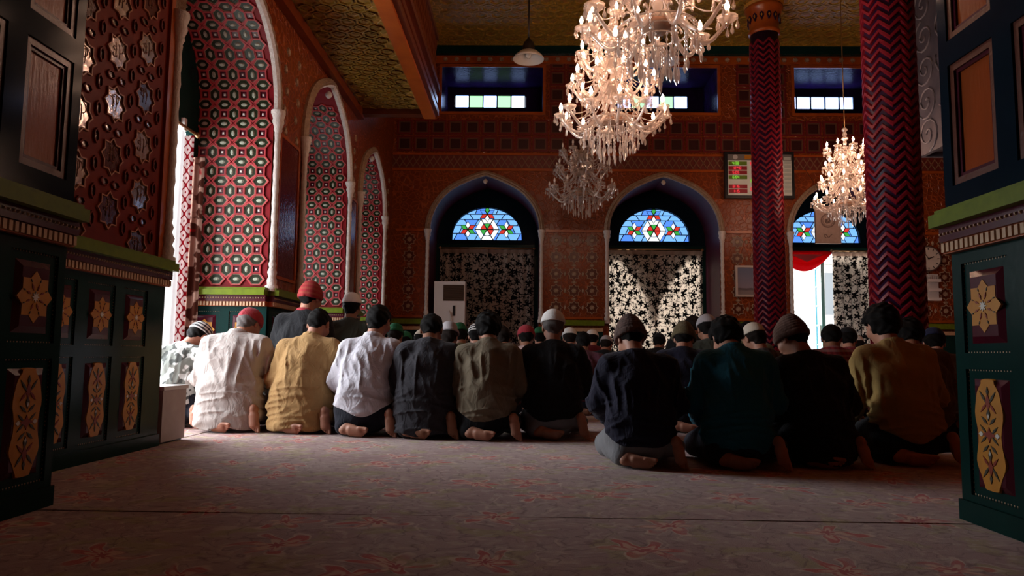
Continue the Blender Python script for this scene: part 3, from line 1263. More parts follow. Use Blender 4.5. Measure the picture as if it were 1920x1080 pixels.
mb.box(XL + 0.003, XL + 0.09, YJ, GY, GZ - 0.12, GZ)
mb.build('soffit_cornice', WOOD, gal)
mb = MB()
mb.box(XL, GX - 0.16, GY - 0.12, GY + 0.02, GZ - 0.08, GZ + 0.34)
mb.build('gallery_end_beam', WOOD_D, gal)
bal = MB()
bal.lathe([(0.03, 0), (0.03, 0.05), (0.018, 0.09), (0.034, 0.2), (0.016, 0.34), (0.026, 0.42), (0.016, 0.5), (0.03, 0.62), (0.03, 0.68)], 8)
bal = bal.mesh('baluster', [WOOD_D])
for k in range(48):
    link('baluster', bal, gal, Matrix.Translation((GX - 0.02, YJ + 0.1 + k * 0.145, GZ + 0.34)))
mb = MB()
mb.box(GX - 0.07, GX + 0.03, YJ, GY, GZ + 1.02, GZ + 1.10)
mb.build('gallery_handrail', WOOD_D, gal)

# right gallery with a pale carved parapet (only its end shows beside the entrance jamb)
RX = 5.46
mb = MB()
mb.box(RX, XR, YJ, 9.8, 3.42, 3.6)
g2 = structure(mb.build('trim_2', GREYPL), 'grey plastered gallery on the far side of the hall')
mb = MB()
mb.box(RX - 0.06, RX, YJ, 9.8, 3.36, ZC - 0.02)
mb.build('gallery_parapet', GREYPL, g2)
mb = MB()
mb.box(RX, XR, 9.74, 9.8, 3.36, ZC - 0.02)
mb.build('gallery_end_board', GREYPL, g2)
for k in range(6):
    for j in range(5):
        sp = MB()
        pts = []
        for q in range(22):
            a = q * 0.52
            r = 0.02 + 0.011 * q
            pts.append((RX - 0.065, 9.55 - k * 0.5 + r * math.cos(a + j), 3.62 + j * 0.45 + r * math.sin(a + j)))
        sp.tube(pts, 0.014, 5)
        sp.build('parapet_scroll', M('scroll_grey', (0.18, 0.16, 0.18), 0.5), g2)

# ---------------- entrance passage: jamb panelling (near pier on both sides) and the star-lattice pier
def bead_line(mb, x0, z0, x1, z1, step, r, y, m):
    L = math.hypot(x1 - x0, z1 - z0)
    n = max(1, int(L / step))
    for k in range(n):
        t = (k + 0.5) / n
        x, z = x0 + (x1 - x0) * t, z0 + (z1 - z0) * t
        mb.prism([(x - r, z - r), (x + r, z - r), (x + r, z + r), (x - r, z + r)], y - r, y, m, inset=0.5)


def recessed_panel(w, h, field, mount):
    """field set back in a bevelled frame, wall-local, centred; returns mesh"""
    mb = MB()
    o = [(-w / 2, -h / 2), (w / 2, -h / 2), (w / 2, h / 2), (-w / 2, h / 2)]
    i1 = [(p[0] * (1 - 0.05 / w), p[1] * (1 - 0.05 / h)) for p in o]
    i2 = [(p[0] * (1 - 0.12 / w), p[1] * (1 - 0.12 / h)) for p in o]
    n = 4
    for a, b, ya, yb in ((o, i1, -0.004, -0.002), (i1, i2, -0.002, -0.022)):
        for k in range(n):
            k2 = (k + 1) % n
            mb.poly([(a[k][0], ya, a[k][1]), (a[k2][0], ya, a[k2][1]), (b[k2][0], yb, b[k2][1]), (b[k][0], yb, b[k][1])], 0)
    mb.poly([(p[0], -0.022, p[1]) for p in i2], 0)
    for k in range(4):
        a, b = o[k], o[(k + 1) % 4]
        bead_line(mb, a[0] * 0.985, a[1] * 0.985, b[0] * 0.985, b[1] * 0.985, 0.016, 0.0045, -0.004, 1)
    return mb.mesh('door_panel', [field, mount])


def medallion_star(r):
    mb = MB()
    mb.prism(star(0, 0, r, r * 0.76, 8), -0.030, -0.021, 0)
    mb.prism(star(0, 0, r * 0.22, r * 0.10, 8), -0.033, -0.030, 3)
    for k in range(8):
        a = PI / 8 + k * PI / 4
        c, s = math.cos(a), math.sin(a)
        for rr, ln, wd, m in ((0.40, 0.14, 0.045, 1), (0.66, 0.07, 0.03, 2)):
            cx, cz = c * r * rr, s * r * rr
            pts = [(cx + c * r * ln, cz + s * r * ln), (cx - s * r * wd, cz + c * r * wd), (cx - c * r * ln, cz - s * r * ln), (cx + s * r * wd, cz - c * r * wd)]
            mb.prism(pts, -0.0325, -0.030, m)
    return mb.mesh('star_medallion', [GOLD, PAINT_R, PAINT_K, PAINT_W])


def medallion_long(w, h):
    mb = MB()
    pts = []
    n = 56
    for k in range(n):
        a = 2 * PI * k / n
        ca, sa = math.cos(a), math.sin(a)
        x = math.copysign(abs(ca) ** 0.45, ca) * w / 2
        z = math.copysign(abs(sa) ** 0.8, sa) * h / 2
        x *= 1 - 0.12 * math.cos(z / h * 4 * PI) * (abs(ca) > 0.3)
        x *= 1 + 0.04 * math.sin(9 * a)
        if abs(sa) > 0.95:
            z *= 1.04
        pts.append((x, z))
    # keep the outline star-shaped about its middle: fan from the axis
    fr = [(p[0] * 0.96, p[1] * 0.985) for p in pts]
    i = len(mb.v)
    mb.v += [(0, -0.030, 0)] + [(p[0], -0.030, p[1]) for p in fr] + [(p[0], -0.021, p[1]) for p in pts]
    for k in range(n):
        k2 = (k + 1) % n
        mb.f += [(i, i + 1 + k, i + 1 + k2), (i + 1 + k, i + 1 + n + k, i + 1 + n + k2, i + 1 + k2)]
        mb.m += [0, 0]
        mb.sm += [False, False]

    def leaf(cx, cz, ang, ln, wd, m):
        c, s = math.cos(ang), math.sin(ang)
        p = [(cx + c * ln, cz + s * ln), (cx - s * wd, cz + c * wd), (cx - c * ln, cz - s * ln), (cx + s * wd, cz - c * wd)]
        mb.prism(p, -0.0325, -0.030, m)
    for s in (-1, 1):
        for q, (zz, ln, wd, m) in enumerate(((0.40, 0.018, 0.007, 2), (0.30, 0.034, 0.013, 1), (0.19, 0.024, 0.010, 2), (0.17, 0.010, 0.006, 3))):
            leaf(0, s * zz * h, PI / 2, ln, wd, m)
        for sd in (-1, 1):
            leaf(sd * w * 0.17, s * 0.345 * h, PI / 2 - sd * s * 0.7, 0.030, 0.006, 2)
            leaf(sd * w * 0.16, s * 0.25 * h, PI / 2 + sd * s * 0.8, 0.026, 0.006, 1)
            leaf(sd * w * 0.15, s * 0.13 * h, PI / 2 - sd * s * 0.9, 0.022, 0.006, 2)
            leaf(sd * w * 0.20, s * 0.045 * h, PI / 2 - sd * s * 0.9, 0.024, 0.005, 2)
    leaf(0, 0, 0, 0.040, 0.014, 1)
    leaf(0, 0, PI / 2, 0.028, 0.012, 1)
    for sd in (-1, 1):
        leaf(sd * w * 0.3, 0, 0, 0.014, 0.010, 3)
    return mb.mesh('long_medallion', [GOLD, PAINT_R, PAINT_K, PAINT_W])


def wainscot(parent, M4, u0, u1, centres, pw):
    """green wainscot with two rows of maroon panels and gold medallions, in wall-local u"""
    b = MB()
    b.box(u0, u1, -0.02, 0.02, 0.0, CAP - 0.12)
    b.build('wainscot_board', GREEN_D, parent, M4)
    b = MB()
    b.box(u0, u1, -0.045, 0.0, 0.0, 0.075)
    b.build('wainscot_plinth', GREEN_D, parent, M4)
    rails = MB()
    cs = sorted(centres)
    stiles = [(u0, cs[0] - pw / 2)] + [(cs[k] + pw / 2, cs[k + 1] - pw / 2) for k in range(len(cs) - 1)] + [(cs[-1] + pw / 2, u1)]
    for (a, c) in stiles:
        rails.box(a, c, -0.030, -0.015, 0.075, CAP - 0.12)
    for (z0, z1) in ((0.075, 0.10), (0.565, 0.625), (0.965, CAP - 0.12)):
        for c in cs:
            rails.box(c - pw / 2, c + pw / 2, -0.030, -0.015, z0, z1)
    rails.build('wainscot_rail', GREEN_D, parent, M4)
    for c in cs:
        o = link('maroon_panel', PAN_U, parent, M4 @ Matrix.Translation((c, -0.012, 0.795)))
        link('star_medallion', MED_S, o, Matrix.Translation((0, 0.006, 0)))
        o = link('maroon_panel', PAN_L, parent, M4 @ Matrix.Translation((c, -0.012, 0.3325)))
        link('long_medallion', MED_L, o, Matrix.Translation((0, 0.006, 0)))
    # cap: beige dentils, maroon beaded frieze, green nosing
    b = MB()
    b.box(u0 - 0.0, u1, -0.06, 0.0, CAP - 0.12, CAP - 0.075, 0)
    n = int((u1 - u0) / 0.03)
    for k in range(n):
        b.box(u0 + (k + 0.2) * (u1 - u0) / n, u0 + (k + 0.8) * (u1 - u0) / n, -0.072, -0.06, CAP - 0.115, CAP - 0.08, 1)
    b.build('dentil_band', [WOOD_O, BEIGE], parent, M4)
    b = MB()
    b.box(u0, u1, -0.075, 0.0, CAP - 0.075, CAP - 0.02, 0)
    bead_line(b, u0, CAP - 0.045, u1, CAP - 0.045, 0.024, 0.006, -0.075, 1)
    b.build('beaded_band', [MAROON, BEIGE], parent, M4)
    b = MB()
    b.box(u0, u1, -0.115, 0.02, CAP - 0.02, CAP + 0.03)
    b.box(u0, u1, -0.09, 0.02, CAP + 0.03, CAP + 0.05)
    b.build('wainscot_cap', GREEN_L, parent, M4)


PW = 0.265
PAN_U = recessed_panel(PW, 0.34, MAROON, BEIGE)
PAN_L = recessed_panel(PW, 0.465, MAROON, BEIGE)
MED_S = medallion_star(0.098)
MED_L = medallion_long(0.150, 0.385)


def upper_panels(parent, M4, u0, u1, centres, pw, z0, z1):
    b = MB()
    b.box(u0, u1, -0.02, 0.02, z0, z1)
    b.build('upper_board', GREEN_B, parent, M4)
    fr = MB()
    cs = sorted(centres)
    stiles = [(u0, cs[0] - pw / 2)] + [(cs[k] + pw / 2, cs[k + 1] - pw / 2) for k in range(len(cs) - 1)] + [(cs[-1] + pw / 2, u1)]
    rows = ((z0 + 0.09, z0 + 0.57), (z0 + 0.67, z0 + 1.30), (z0 + 1.40, z1 - 0.05))
    for (a, c) in stiles:
        fr.box(a, c, -0.045, -0.015, z0, z1)
    zz = [z0] + [v for r in rows for v in r] + [z1]
    for c in cs:
        for k in range(0, len(zz), 2):
            fr.box(c - pw / 2, c + pw / 2, -0.045, -0.015, zz[k], zz[k + 1])
    fr.build('upper_frame', GREEN_B, parent, M4)
    for c in cs:
        for (a, d) in rows:
            p = MB()
            h = d - a
            o = [(-pw / 2, -h / 2), (pw / 2, -h / 2), (pw / 2, h / 2), (-pw / 2, h / 2)]
            i1 = [(q[0] * (1 - 0.055 / pw), q[1] * (1 - 0.055 / h)) for q in o]
            i2 = [(q[0] * (1 - 0.085 / pw), q[1] * (1 - 0.085 / h)) for q in o]
            p.ring(o, i1, -0.038, -0.01, 0)
            p.ring(i1, i2, -0.030, -0.01, 1)
            p.prism(i2, -0.022, -0.01, 2)
            p.build('orange_panel', [WOOD_D, MAROON, PANEL_O], parent, M4 @ Matrix.Translation((c, 0, (a + d) / 2)))


# right jamb (wall-local u runs from its inner corner towards the camera)
mb = MB()
mb.box(XJR, XJR + 0.6, -1.5, YJ - 0.002, 0, 2.95)
jr = structure(mb.build('wall_jamb_right', GREEN_D), 'panelled right jamb of the entrance passage')
MR = wallmat(XJR, YJ, 0, -PI / 2)
wainscot(jr, MR, 0.0, 3.4, [0.19 + 0.37 * k for k in range(5)], PW)
upper_panels(jr, MR, 0.0, 3.4, [0.19 + 0.37 * k for k in range(5)], 0.27, CAP + 0.05, 2.95)
mb = MB()
mb.box(XJL - 0.6, XJL, -1.5, YJ - 0.002, 0, 2.95)
jl = structure(mb.build('wall_jamb_left', GREEN_D), 'panelled left jamb of the entrance passage')
MJ = wallmat(XJL, YJ, 0, PI / 2)
wainscot(jl, MJ, -3.4, 0.0, [-0.175 - 0.37 * k for k in range(5)], PW)
upper_panels(jl, MJ, -3.4, 0.0, [-0.19 - 0.37 * k for k in range(5)], 0.27, CAP + 0.05, 2.95)
# end faces of the jambs, passage ceiling and the closed wall behind the camera
mb = MB()
mb.box(XJL - 0.6, XJR + 0.6, -1.5, YJ - 0.25, 2.95, 3.05)
structure(mb.build('ceiling_passage', WOOD_D), 'dark wooden ceiling of the entrance passage')
mb = MB()
mb.box(XJL - 0.6, XJR + 0.6, -1.62, -1.5, 0, 3.05)
structure(mb.build('wall_passage', WOOD_D), 'dark closed end of the entrance passage')

# pier between the entrance and the first side arch: star lattice over a wainscot
PIER1 = ARCH_L[0][0] - ARCH_L[0][1]
wainscot(wall_left, ML, YJ, PIER1 - 0.02, [3.21, 3.56, 3.91, 4.26], PW)
# wainscots of the piers further in
for a, b in ((ARCH_L[0][0] + ARCH_L[0][1], ARCH_L[1][0] - ARCH_L[1][1]), (ARCH_L[1][0] + ARCH_L[1][1], ARCH_L[2][0] - ARCH_L[2][1]), (ARCH_L[2][0] + ARCH_L[2][1], YB)):
    n = 2 if b - a > 0.75 else 1
    wainscot(wall_left, ML, a, b, [a + (b - a) * (k + 0.5) / n for k in range(n)], min(PW, (b - a) / n - 0.08))
for (c, hw) in ARCH_L:     # far reveal of each arch
    wainscot(wall_left, wallmat(0, c + hw, 0, 0), XL - DEP, XL + 0.02, [XL - DEP + 0.19, XL - DEP + 0.54], PW)


def big_star_mesh(mirror, strokes):
    mb = MB()
    r = 0.112
    o, i1 = star(0, 0, r, r * 0.76, 8), star(0, 0, r * 0.90, r * 0.685, 8)
    mb.ring(o, i1, -0.012, 0.0, 0)
    mb.prism(i1, -0.003, 0.0, 1)
    rr = random.Random(strokes)
    for k in range(4):                      # raised writing-like strokes within the star
        x, z = rr.uniform(-0.035, 0.035), rr.uniform(-0.035, 0.04)
        a = rr.uniform(0, 6)
        pts = [(x + 0.030 * math.cos(a + q * 0.45) * (1 - q * 0.05), -0.004, z + 0.02 * math.sin(a + q * 0.45) + 0.003 * q) for q in range(8)]
        mb.tube(pts, 0.0025, 4, 2)
    for k in range(2):
        x = -0.02 + 0.035 * k
        mb.tube([(x, -0.004, -0.035), (x + 0.004, -0.004, 0.012), (x - 0.004, -0.004, 0.05)], 0.0028, 4, 2)
    return mb.mesh('calligraphy_star', [M('star_outline', (0.36, 0.13, 0.05), 0.35), mirror, M('star_script', (0.20, 0.07, 0.03), 0.4)])


WOODGLOSS = M('gloss_red_brown', (0.075, 0.012, 0.006), 0.2, coat=0.5, bump=(22, 0.2))
STAR1 = [big_star_mesh(WOODGLOSS, s) for s in (1, 2, 3)]
STARM = [big_star_mesh(MIRROR, s) for s in (4, 5)]
LATTICE = M('lattice_red_brown', (0.19, 0.020, 0.007), 0.4, spec=0.12, var=(9, (0.13, 0.012, 0.005)))


def oval_mesh(vert):
    mb = MB()
    a, b = (0.018, 0.034) if vert else (0.030, 0.020)
    n = 6
    ph = 0 if not vert else PI / 6
    mb.ring(circle(0, 0, a * 1.45, n, ph, b * 1.3), circle(0, 0, a, n, ph, b), -0.012, 0, 0)
    mb.prism(circle(0, 0, a, n, ph, b), -0.003, 0, 1)
    return mb.mesh('mirror_lozenge', [LATTICE, MIRROR])


OVH, OVV = oval_mesh(False), oval_mesh(True)
mb = MB()
mb.box(YJ, PIER1 - 0.13, -0.012, 0.0, CAP + 0.05, GZ - 0.12)
mb.build('lattice_board', LATTICE, wall_left, ML)
mb = MB()
mb.box(PIER1 - 0.13, PIER1 - 0.02, -0.03, 0.0, CAP + 0.05, GZ - 0.12)
mb.build('corner_board', WOOD_O, wall_left, ML)
pu, pz = 0.31, 0.305
for i in range(5):
    u = 2.98 + i * pu + 0.03
    for j in range(9):
        z = CAP + 0.10 + j * pz + (pz / 2 if i % 2 else 0)
        if u > PIER1 - 0.14 or z > GZ - 0.26:
            continue
        me = STARM[(i + j) % 2] if 1 <= j <= 4 and (i + 2 * j) % 5 != 0 else STAR1[(i * 2 + j) % 3]
        link('calligraphy_star', me, wall_left, ML @ Matrix.Translation((u, -0.012, z)))
        link('mirror_lozenge', OVH, wall_left, ML @ Matrix.Translation((u - 0.055, -0.012, z + pz / 2)))
        link('mirror_lozenge', OVH, wall_left, ML @ Matrix.Translation((u + 0.055, -0.012, z + pz / 2)))
        for s in (-1, 1):
            for q in (-1, 1):
                uu = u + s * pu * 0.5
                if YJ + 0.05 < uu < PIER1 - 0.16 and (s > 0 or i == 0):
                    link('mirror_lozenge', OVV, wall_left, ML @ Matrix.Translation((uu, -0.012, z + q * pz * 0.25)))

# rosettes on the wall faces between the side arches
RSM = MB()
RSM.prism(star(0, 0, 0.05, 0.03, 8), -0.014, 0, 0, inset=0.2)
RSM = RSM.mesh('wall_rosette', [GILT])
for a, b in ((6.62, 7.30), (9.42, 9.85), (11.8, 12.35)):
    for j in range(12):
        if j < 7 and b < 10:
            continue
        n = 2 if b - a > 0.6 else 1
        for i in range(n):
            link('wall_rosette', RSM, wall_left, ML @ Matrix.Translation((a + (b - a) * (i + 0.5) / n + 0.06 * (j % 2) - 0.03, 0, 1.35 + j * 0.2)))

# varnished boards on the wall faces between the side arches (they mirror the lunettes)
VARN = M('mirror_varnish', (0.10, 0.012, 0.012), 0.16, spec=0.9, coat=1.0, bump=(26, 0.35))
for a, b in ((6.70, 7.22), (9.46, 9.80)):
    p = MB()
    p.box(a, b, -0.012, 0.0, 1.32, 2.66)
    p.build('varnished_board', VARN, wall_left, ML)
    p = MB()
    for (u0, u1, z0, z1) in ((a - 0.03, b + 0.03, 1.29, 1.32), (a - 0.03, b + 0.03, 2.66, 2.69), (a - 0.03, a, 1.32, 2.66), (b, b + 0.03, 1.32, 2.66)):
        p.box(u0, u1, -0.02, 0.0, z0, z1)
    p.build('board_molding', WOOD_O, wall_left, ML)

# ---------------- two carved columns
def zig(a, teeth):
    t = (a * teeth / (2 * PI)) % 1.0
    return abs(2 * t - 1)


COL_R = M('column_red', (0.17, 0.008, 0.016), 0.38, spec=0.25, coat=0.1)
COL_B = M('column_dark', (0.022, 0.006, 0.024), 0.4, spec=0.25)


def chevron_ring(r0, r1):
    mb = MB()
    seg, teeth, amp = 48, 8, 0.085
    rows = ((r0, -0.028), (r1, -0.016), (r1, 0.016), (r0, 0.028))
    for (r, dz) in rows:
        for k in range(seg):
            a = 2 * PI * k / seg
            mb.v.append((r * math.cos(a), r * math.sin(a), dz + amp * zig(a, teeth)))
    for j in range(3):
        for k in range(seg):
            k2 = (k + 1) % seg
            mb.f.append((j * seg + k, j * seg + k2, (j + 1) * seg + k2, (j + 1) * seg + k))
            mb.m.append(0)
            mb.sm.append(False)
    return mb.mesh('chevron_band', [COL_R])


CHEV = chevron_ring(0.205, 0.228)


def column(name, x, y, r, ztop, label, capital):
    root = empty(name, (x, y, 0))
    props(root, label, 'column')
    k = r / 0.225
    mb = MB()
    mb.lathe([(0.0, 0.02), (0.21 * k, 0.02), (0.208 * k, ztop), (0.0, ztop)], 40)
    mb.build('shaft', COL_B, root)
    n = int((ztop - 0.35) / 0.092)
    for q in range(n):
        z = 0.28 + q * 0.092
        if z > ztop - 0.12:
            break
        f = k * (1.03 - 0.05 * z / ZC)
        link('chevron_band', CHEV, root, Matrix.Translation((0, 0, z)) @ Matrix.Diagonal((f, f, 1, 1)))
    mb = MB()
    mb.lathe([(0.0, 0), (0.30 * k, 0), (0.30 * k, 0.10), (0.27 * k, 0.13), (0.28 * k, 0.18), (0.24 * k, 0.24), (0.2 * k, 0.26)], 24)
    mb.build('base', WOOD_D, root)
    if capital:
        mb = MB()
        mb.lathe([(0.2 * k, ztop - 0.02), (0.235 * k, ztop), (0.235 * k, ztop + 0.04), (0.215 * k, ztop + 0.06), (0.225 * k, ztop + 0.20), (0.27 * k, ztop + 0.36), (0.285 * k, ztop + 0.38), (0.285 * k, ztop + 0.42), (0.26 * k, ztop + 0.43)], 32)
        c = mb.build('capital', WOOD_O, root)
        d = MB()
        d.prism([(0, -0.075), (0.035, 0.0), (0.028, 0.04), (0, 0.06), (-0.028, 0.04), (-0.035, 0.0)], -0.012, 0.01, 0)
        d.prism([(0, -0.03), (0.014, 0.005), (0, 0.03), (-0.014, 0.005)], -0.018, -0.012, 1)
        dm = d.mesh('drop_motif', [COL_B, GOLD])
        for q in range(14):
            a = 2 * PI * q / 14
            link('drop_motif', dm, c, Matrix.Rotation(a, 4, 'Z') @ Matrix.Translation((0, -0.235 * k, ztop + 0.22)))
        top = MB()
        top.lathe([(0.25 * k, ztop + 0.42), (0.30 * k, ztop + 0.46), (0.30 * k, ZC + 0.005), (0.0, ZC + 0.005)], 24)
        top.build('abacus', GOLD, root)
    return root


column('carved_column', 3.66, 10.8, 0.225, 5.57, 'slimmer maroon chevron column with an orange capital in front of the prayer-time board', True)
column('carved_column', 3.47, 6.75, 0.235, 5.57, 'thick dark red chevron column nearest the camera, hiding part of the open doorway', True)

# ---------------- the court outside the back doors
mb = MB()
mb.box(-8, 22, 26, 26.4, -0.05, 9)
fac = props(mb.build('neighbouring_building', M('facade_white', (0.85, 0.84, 0.82), 0.8, var=(2, (0.8, 0.78, 0.76)))), 'overexposed white facade with grey windows seen through the open doorway', 'building')
wmesh = MB()
wmesh.box(-0.55, 0.55, -0.05, 0.02, -0.85, 0.85, 0)
wmesh.box(-0.45, -0.03, -0.07, -0.04, -0.75, 0.75, 1)
wmesh.box(0.03, 0.45, -0.07, -0.04, -0.75, 0.75, 1)
wmesh = wmesh.mesh('facade_window', [PLASTER, M('facade_glass', (0.30, 0.32, 0.34), 0.2)])
for j in range(2):
    for k in range(8):
        link('facade_window', wmesh, fac, Matrix.Translation((2.6 + k * 2.15, 25.98, 2.9 + j * 3.0)))
led = MB()
led.box(-8, 22, 25.7, 26.0, 3.95, 4.1)
led.build('facade_ledge', PLASTER, fac)

# ------------------------------------------------------------------ curtains
def curtain_mesh(name, w, h, mats, folds=9, amp=0.035, gather=0.0, thick=0.004, seed=0, nx=90, nz=40):
    """hanging cloth, x across, z up from 0 to h, uv in metres; closed two-sided sheet"""
    me = bpy.data.meshes.new(name)
    V, F, UV = [], [], []
    for side in (0, 1):
        for j in range(nz + 1):
            t = j / nz
            for i in range(nx + 1):
                s = i / nx
                ph = s * folds * 2 * PI + seed
                a = amp * (0.55 + 0.45 * (1 - t)) * (1 + 0.3 * math.sin(ph * 0.37 + 1))
                y = a * math.sin(ph + 0.5 * math.sin(3 * t + seed)) + side * thick
                sc = 1 - gather * math.sin(PI * min(1, (1 - t) * 1.1)) ** 2
                x = w * (0.5 + (s - 0.5) * sc)
                V.append((x, y, h * t))
                UV.append((s * w * 1.08 + seed * 1.3, h * t))
    n1 = (nx + 1) * (nz + 1)
    for j in range(nz):
        for i in range(nx):
            k = j * (nx + 1) + i
            F.append((k, k + 1, k + nx + 2, k + nx + 1))
            F.append((n1 + k + nx + 1, n1 + k + nx + 2, n1 + k + 1, n1 + k))
    me.from_pydata(V, [], F)
    uvl = me.uv_layers.new(name='UVMap')
    for p in me.polygons:
        for li, vi in zip(p.loop_indices, p.vertices):
            uvl.data[li].uv = UV[vi]
        p.use_smooth = True
    for m in (mats if isinstance(mats, list) else [mats]):
        me.materials.append(m)
    return me


def rod(parent, x0, x1, y, z, M4=Matrix()):
    b = MB()
    b.tube([(x0, y, z), (x1, y, z)], 0.014, 8)
    for x in (x0, x1):
        b.lathe([(0.0, -0.03), (0.026, -0.01), (0.026, 0.01), (0.0, 0.03)], 8, c=(x, y, z))
    return b.build('curtain_rod', BRASS, parent, M4)


def curtain_pair(c, hw, label, y, split, seed, group=None):
    root = empty('curtain', (c, y, 0))
    props(root, label, 'curtain', group)
    w = hw * 2 / 2
    link('curtain_panel', curtain_mesh('curtain_panel', w + 0.02, 2.53, LEAFCLOTH, 6, 0.028, 0.0, seed=seed), root, Matrix.Translation((-hw, 0, 0.03)))
    link('curtain_panel', curtain_mesh('curtain_panel', w, 2.53, LEAFCLOTH, 6, 0.028, 0.0, seed=seed + 1.7), root, Matrix.Translation((0.0, 0.035, 0.03)))
    rod(root, -hw, hw, 0.0, 2.58)
    return root


YC = YW - 0.17
curtain_pair(ARCH_B[0][0], 0.88, 'unlit leaf-print curtain pair under the lunette behind the air conditioner', YC, 0, 0.0)
curtain_pair(ARCH_B[1][0], 0.88, 'sunlit black and cream leaf-print curtain pair in the middle doorway', YC, 0, 2.3)
root = empty('curtain', (6.12, YC, 0))
props(root, 'single leaf-print curtain drawn beside the open doorway, next to the thick column', 'curtain')
link('curtain_panel', curtain_mesh('curtain_panel', 0.86, 2.53, LEAFCLOTH, 6, 0.032, 0.0, seed=4.1), root, Matrix.Translation((-0.45, 0, 0.03)))
rod(root, -0.45, 0.4, 0.0, 2.58)
# closed door leaves behind the first curtain, swag outside the middle one
mb = MB()
mb.box(ARCH_B[0][0] - 0.9, ARCH_B[0][0] + 0.9, YW + 0.02, YW + 0.06, 0, 2.6)
d4 = structure(mb.build('door_4', GREEN_D), 'closed dark door behind the unlit curtain')
for s in (-1, 1):
    for z in (0.5, 1.3, 2.1):
        p = MB()
        p.box(ARCH_B[0][0] + s * 0.45 - 0.3, ARCH_B[0][0] + s * 0.45 + 0.3, YW - 0.0, YW + 0.03, z - 0.3, z + 0.3)
        p.build('door_panel', MAROON, d4)


def swag_mesh(w, top, pts_low, seed=0, nx=40, nz=14, amp=0.05):
    """cloth gathered up into a hanging festoon: upper edge straight, lower edge sagging"""
    mb = MB()
    for side in (0, 1):
        i = len(mb.v)
        for j in range(nz + 1):
            t = j / nz
            for k in range(nx + 1):
                s = k / nx
                low = pts_low(s)
                z = top - low * t - 0.03 * math.sin(t * 14 + s * 3) * t * 0.3
                y = -amp * math.sin(PI * t) * (0.6 + 0.4 * math.sin(t * 17 + seed)) + side * 0.006
                mb.v.append((w * (s - 0.5), y, z))
        for j in range(nz):
            for k in range(nx):
                q = i + j * (nx + 1) + k
                f = (q, q + 1, q + nx + 2, q + nx + 1)
                mb.f.append(f if side else tuple(reversed(f)))
                mb.m.append(0)
                mb.sm.append(True)
    return mb


sw = swag_mesh(1.75, 2.58, lambda s: 0.18 + 0.95 * max(0.0, 1 - abs(s - 0.5) / 0.36) ** 1.2 + 0.25 * (abs(s - 0.5) < 0.05))
o = sw.build('door_drape', cloth_mat('heavy_red_cloth', lambda g: g.mix(g.noise(g.coord(), 20), (0.16, 0.01, 0.015), (0.2, 0.015, 0.02)), 0.03), None, Matrix.Translation((ARCH_B[1][0], YW + 0.01, 0)))
props(o, 'dark festooned drape hanging behind the sunlit curtain of the middle doorway', 'drape')
sw = swag_mesh(0.98, 2.58, lambda s: 0.06 + 0.32 * max(0.0, math.sin(PI * min(1, s * 1.02))) ** 0.8, 1.0, amp=0.09)
sw_o = empty('door_drape', (5.18, YC + 0.02, 0))
props(sw_o, 'red cloth knotted up at the top of the open bright doorway', 'drape')
sw.build('festoon', REDCLOTH, sw_o)
b = MB()
b.poly([(-0.30, -0.105, 2.50), (0.0, -0.115, 2.36), (0.30, -0.105, 2.50)])
b.poly([(0.30, -0.10, 2.50), (0.0, -0.11, 2.36), (-0.30, -0.10, 2.50)])
b.build('pink_lining', M('pink_lining', (0.75, 0.12, 0.14), 0.7), sw_o)
# blue-green open door leaf with coloured panes in the third doorway
dl = structure(empty('door_5', (5.60, YW + 0.10, 0)), 'pale green glazed door leaf standing open at the bright doorway')
b = MB()
PG = M('pale_green_door', (0.12, 0.30, 0.28), 0.4)
b.box(-0.03, 0.03, 0.0, 0.9, 0.02, 0.12)
b.box(-0.03, 0.03, 0.0, 0.9, 2.35, 2.45)
b.box(-0.03, 0.03, 0.0, 0.14, 0.1, 2.4)
b.box(-0.03, 0.03, 0.76, 0.9, 0.1, 2.4)
for k in range(1, 6):
    b.box(-0.02, 0.02, 0.14, 0.76, 0.1 + k * 0.38 - 0.015, 0.1 + k * 0.38 + 0.015)
leaf = b.build('door_leaf', PG, dl, Matrix.Rotation(math.radians(-14), 4, 'Z'))
BLUEG = M('blue_glass', (0.20, 0.45, 0.85), 0.1)
for k in range(6):
    p = MB()
    p.box(-0.006, 0.006, 0.14, 0.76, 0.115 + k * 0.38, 0.1 + (k + 1) * 0.38 - 0.015)
    p.build('glass_pane', BLUEG, leaf)
h = MB()
h.box(-0.06, -0.03, 0.05, 0.09, 1.0, 1.22)
h.build('door_handle', WHITE_PL, leaf)

# curtains of the first side arch, gathered at its far post
root = empty('curtain', (-3.065, 6.27, 0))
props(root, 'red and white ogee-print curtain gathered beside the bright side doorway', 'curtain')
link('curtain_panel', curtain_mesh('curtain_panel', 0.15, 2.5, OGEECLOTH, 2, 0.012, 0.0, seed=0.4, nx=40), root, Matrix.Translation((-0.075, 0.0, 0.03)))
rod(root, -1.3, 0.12, -0.05, 2.57, Matrix.Rotation(PI / 2, 4, 'Z'))
root = empty('curtain', (-2.985, 6.34, 0))
props(root, 'dark flowered curtain hanging between the ogee curtain and the red lattice', 'curtain')
link('curtain_panel', curtain_mesh('curtain_panel', 0.12, 2.32, FLOWERCLOTH, 2, 0.014, 0.0, seed=1.2, nx=40), root, Matrix.Translation((-0.05, 0.0, 0.03)))
root = empty('curtain', (-3.13, 6.19, 0))
props(root, 'plain white curtain edge glowing in the daylight of the side doorway', 'curtain')
link('curtain_panel', curtain_mesh('curtain_panel', 0.22, 2.52, WHITECLOTH, 3, 0.014, 0.0, seed=0.9, nx=40), root, Matrix.Translation((-0.13, 0.0, 0.04)))
b = MB()
b.box(-0.08, 0.10, -0.03, 0.02, 2.55, 2.66)
